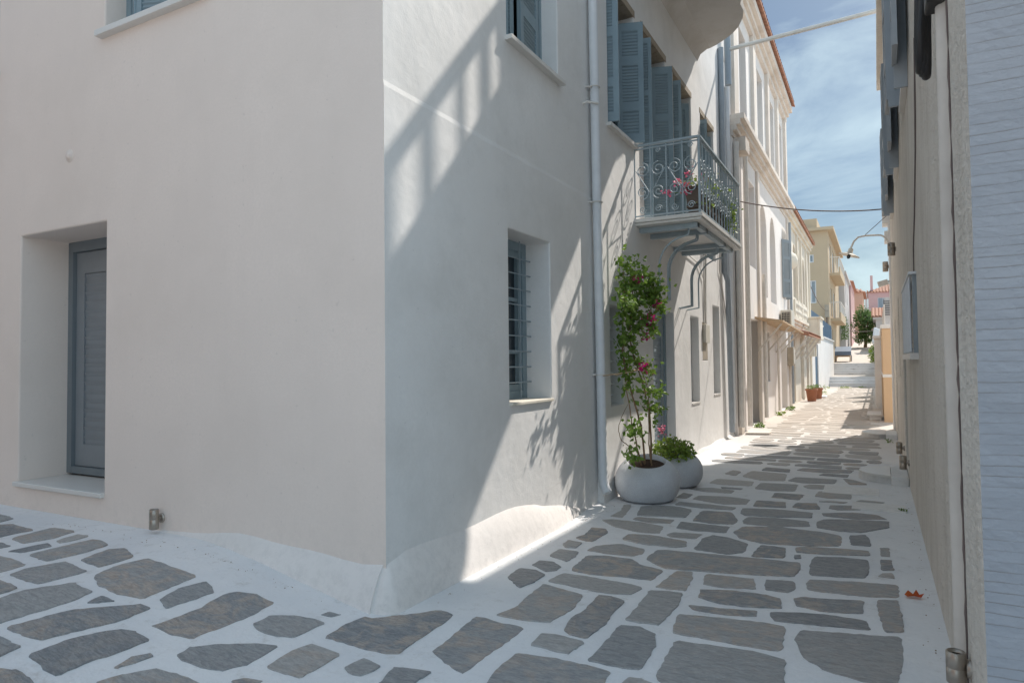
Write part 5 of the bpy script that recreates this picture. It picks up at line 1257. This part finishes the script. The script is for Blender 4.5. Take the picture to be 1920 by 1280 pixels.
b_ = MB(); b_.obox((-2.25, 13.5, .012), (.42, .1, .0), (0, .35, 0), (0, 0, .03)); tag(b_.build('doorstep_slab', 'trim'), 'narrow brownish slab under the first cream downpipe', 'slab')
# red dry leaf
lf = MB(); cx, cy = .155, 4.66
pts = [(-.05, -.005, .012), (-.03, .03, .03), (-.005, .018, .015), (.012, .045, .035), (.03, .015, .012), (.052, .012, .028), (.035, -.02, .010), (.0, -.03, .02), (-.035, -.025, .008)]
lf.add([(cx, cy, .012)] + [(cx + a, cy + b2, c + .004) for a, b2, c in pts], [(0, i + 1, (i + 1) % 9 + 1) for i in range(9)])
tag(lf.build('fallen_leaf', 'redleaf'), 'single red orange dry leaf lying on the white paving edge', 'leaf')
# whitewashed strip details: small pebbles / dirt crumbs along wall feet
cr = MB()
for k in range(150):
    e = R()
    if e < .4: x, y = -2.34 + U(0, .06), U(3.3, 6.4)
    elif e < .7: x, y = XR - .03 - abs(random.gauss(0, .03)), U(3, 9)
    else: x, y = U(-5.5, -2.8), 2.93 - abs(random.gauss(0, .05))
    s_ = U(.0015, .0045); cr.lathe((x, y, gz(x, y)), [(s_, 0), (s_ * .8, s_ * .7), (.0005, s_)], 5)
tag(cr.build('grit', 'bark'), 'fine grit and crumbs along the wall feet', 'grit', kind='stuff')

# unseen house across the side street, added to darken the front wall's left
t = block('opposite_house', 'plain unseen house added across the side street behind the camera to darken the front wall', (-8, -4, 0), -15, -3.3, -10, -2.6, -.3, 6.5, 'pink_cream')
# ------------------------------------------------------------------ light, sky, camera
sd = V((1, 2.55, 2.86)).normalized()
el = math.asin(sd.z); az = math.atan2(sd.x, sd.y)
L = bpy.data.lights.new('sun', 'SUN'); L.energy = SUN_E; L.angle = math.radians(.55); L.color = (1, .94, .86)
o = bpy.data.objects.new('sun', L); COL.objects.link(o); o.rotation_euler = (-sd).to_track_quat('-Z', 'Y').to_euler(); o.location = (5, 12, 15)
wd = bpy.data.worlds.new('World'); SC.world = wd; wd.use_nodes = True; nt = wd.node_tree
bgd = nt.nodes['Background']; sky = nt.nodes.new('ShaderNodeTexSky'); sky.sky_type = 'NISHITA'; sky.sun_disc = False
sky.sun_elevation = el; sky.sun_rotation = az; sky.air_density = 1.0; sky.dust_density = 1.5; sky.ozone_density = 1.5
tc = nt.nodes.new('ShaderNodeTexCoord'); mp = nt.nodes.new('ShaderNodeMapping'); mp.inputs['Scale'].default_value = (2.2, 1.2, 6.5); mp.inputs['Rotation'].default_value = (.35, .22, .4)
nt.links.new(tc.outputs['Generated'], mp.inputs[0])
nz = nt.nodes.new('ShaderNodeTexNoise'); nz.inputs['Scale'].default_value = 1.5; nz.inputs['Detail'].default_value = 9; nz.inputs['Roughness'].default_value = .58; nz.inputs['Distortion'].default_value = .5
nt.links.new(mp.outputs[0], nz.inputs[0])
rp = ramp(nt, nz.outputs[0], [(.40, (0, 0, 0)), (.66, (CLOUD_A,) * 3)])
mx = mixc(nt, rp, sky.outputs[0], CLOUD)
tint = nt.nodes.new('ShaderNodeMix'); tint.data_type = 'RGBA'; tint.blend_type = 'MULTIPLY'; tint.inputs[0].default_value = 1
nt.links.new(mx, tint.inputs[6]); tint.inputs[7].default_value = (*SKYTINT, 1)
# sky dimmed up the lane, kept brighter behind the camera as added fill light
s3 = nt.nodes.new('ShaderNodeSeparateXYZ'); nt.links.new(tc.outputs['Generated'], s3.inputs[0])
m3 = nt.nodes.new('ShaderNodeMapRange'); m3.interpolation_type = 'SMOOTHSTEP'; nt.links.new(s3.outputs['Y'], m3.inputs[0])
m3.inputs[1].default_value = -.2; m3.inputs[2].default_value = .75; m3.inputs[3].default_value = SKY_BACK; m3.inputs[4].default_value = SKY_FRONT
sm = nt.nodes.new('ShaderNodeVectorMath'); sm.operation = 'SCALE'; nt.links.new(tint.outputs[2], sm.inputs[0]); nt.links.new(m3.outputs[0], sm.inputs['Scale'])
nt.links.new(sm.outputs[0], bgd.inputs[0]); bgd.inputs[1].default_value = SKY_S
cam = bpy.data.cameras.new('camera'); co = bpy.data.objects.new('camera', cam); COL.objects.link(co); SC.camera = co
yaw, pit, rol = 0.493897, 0.0325332, -0.0105722
fw = V((-math.sin(yaw) * math.cos(pit), math.cos(yaw) * math.cos(pit), math.sin(pit))); rt = V((math.cos(yaw), math.sin(yaw), 0)); up = rt.cross(fw)
c, s = math.cos(rol), math.sin(rol); r2 = rt * c + up * s; u2 = up * c - rt * s
mtx = Matrix((r2, u2, -fw)).transposed().to_4x4(); mtx.translation = V((0, 0, 1.4)); co.matrix_world = mtx
cam.sensor_width = 36; cam.lens = 36 * 1271.67 / 1920; cam.clip_start = .05; cam.clip_end = 1200
SC.view_settings.view_transform = 'Standard'; SC.view_settings.look = 'None'; SC.view_settings.gamma = 1; SC.view_settings.exposure = EXPO
SC.view_settings.use_curve_mapping = False
for o in bpy.data.objects:
    if '_base' in o: del o['_base']
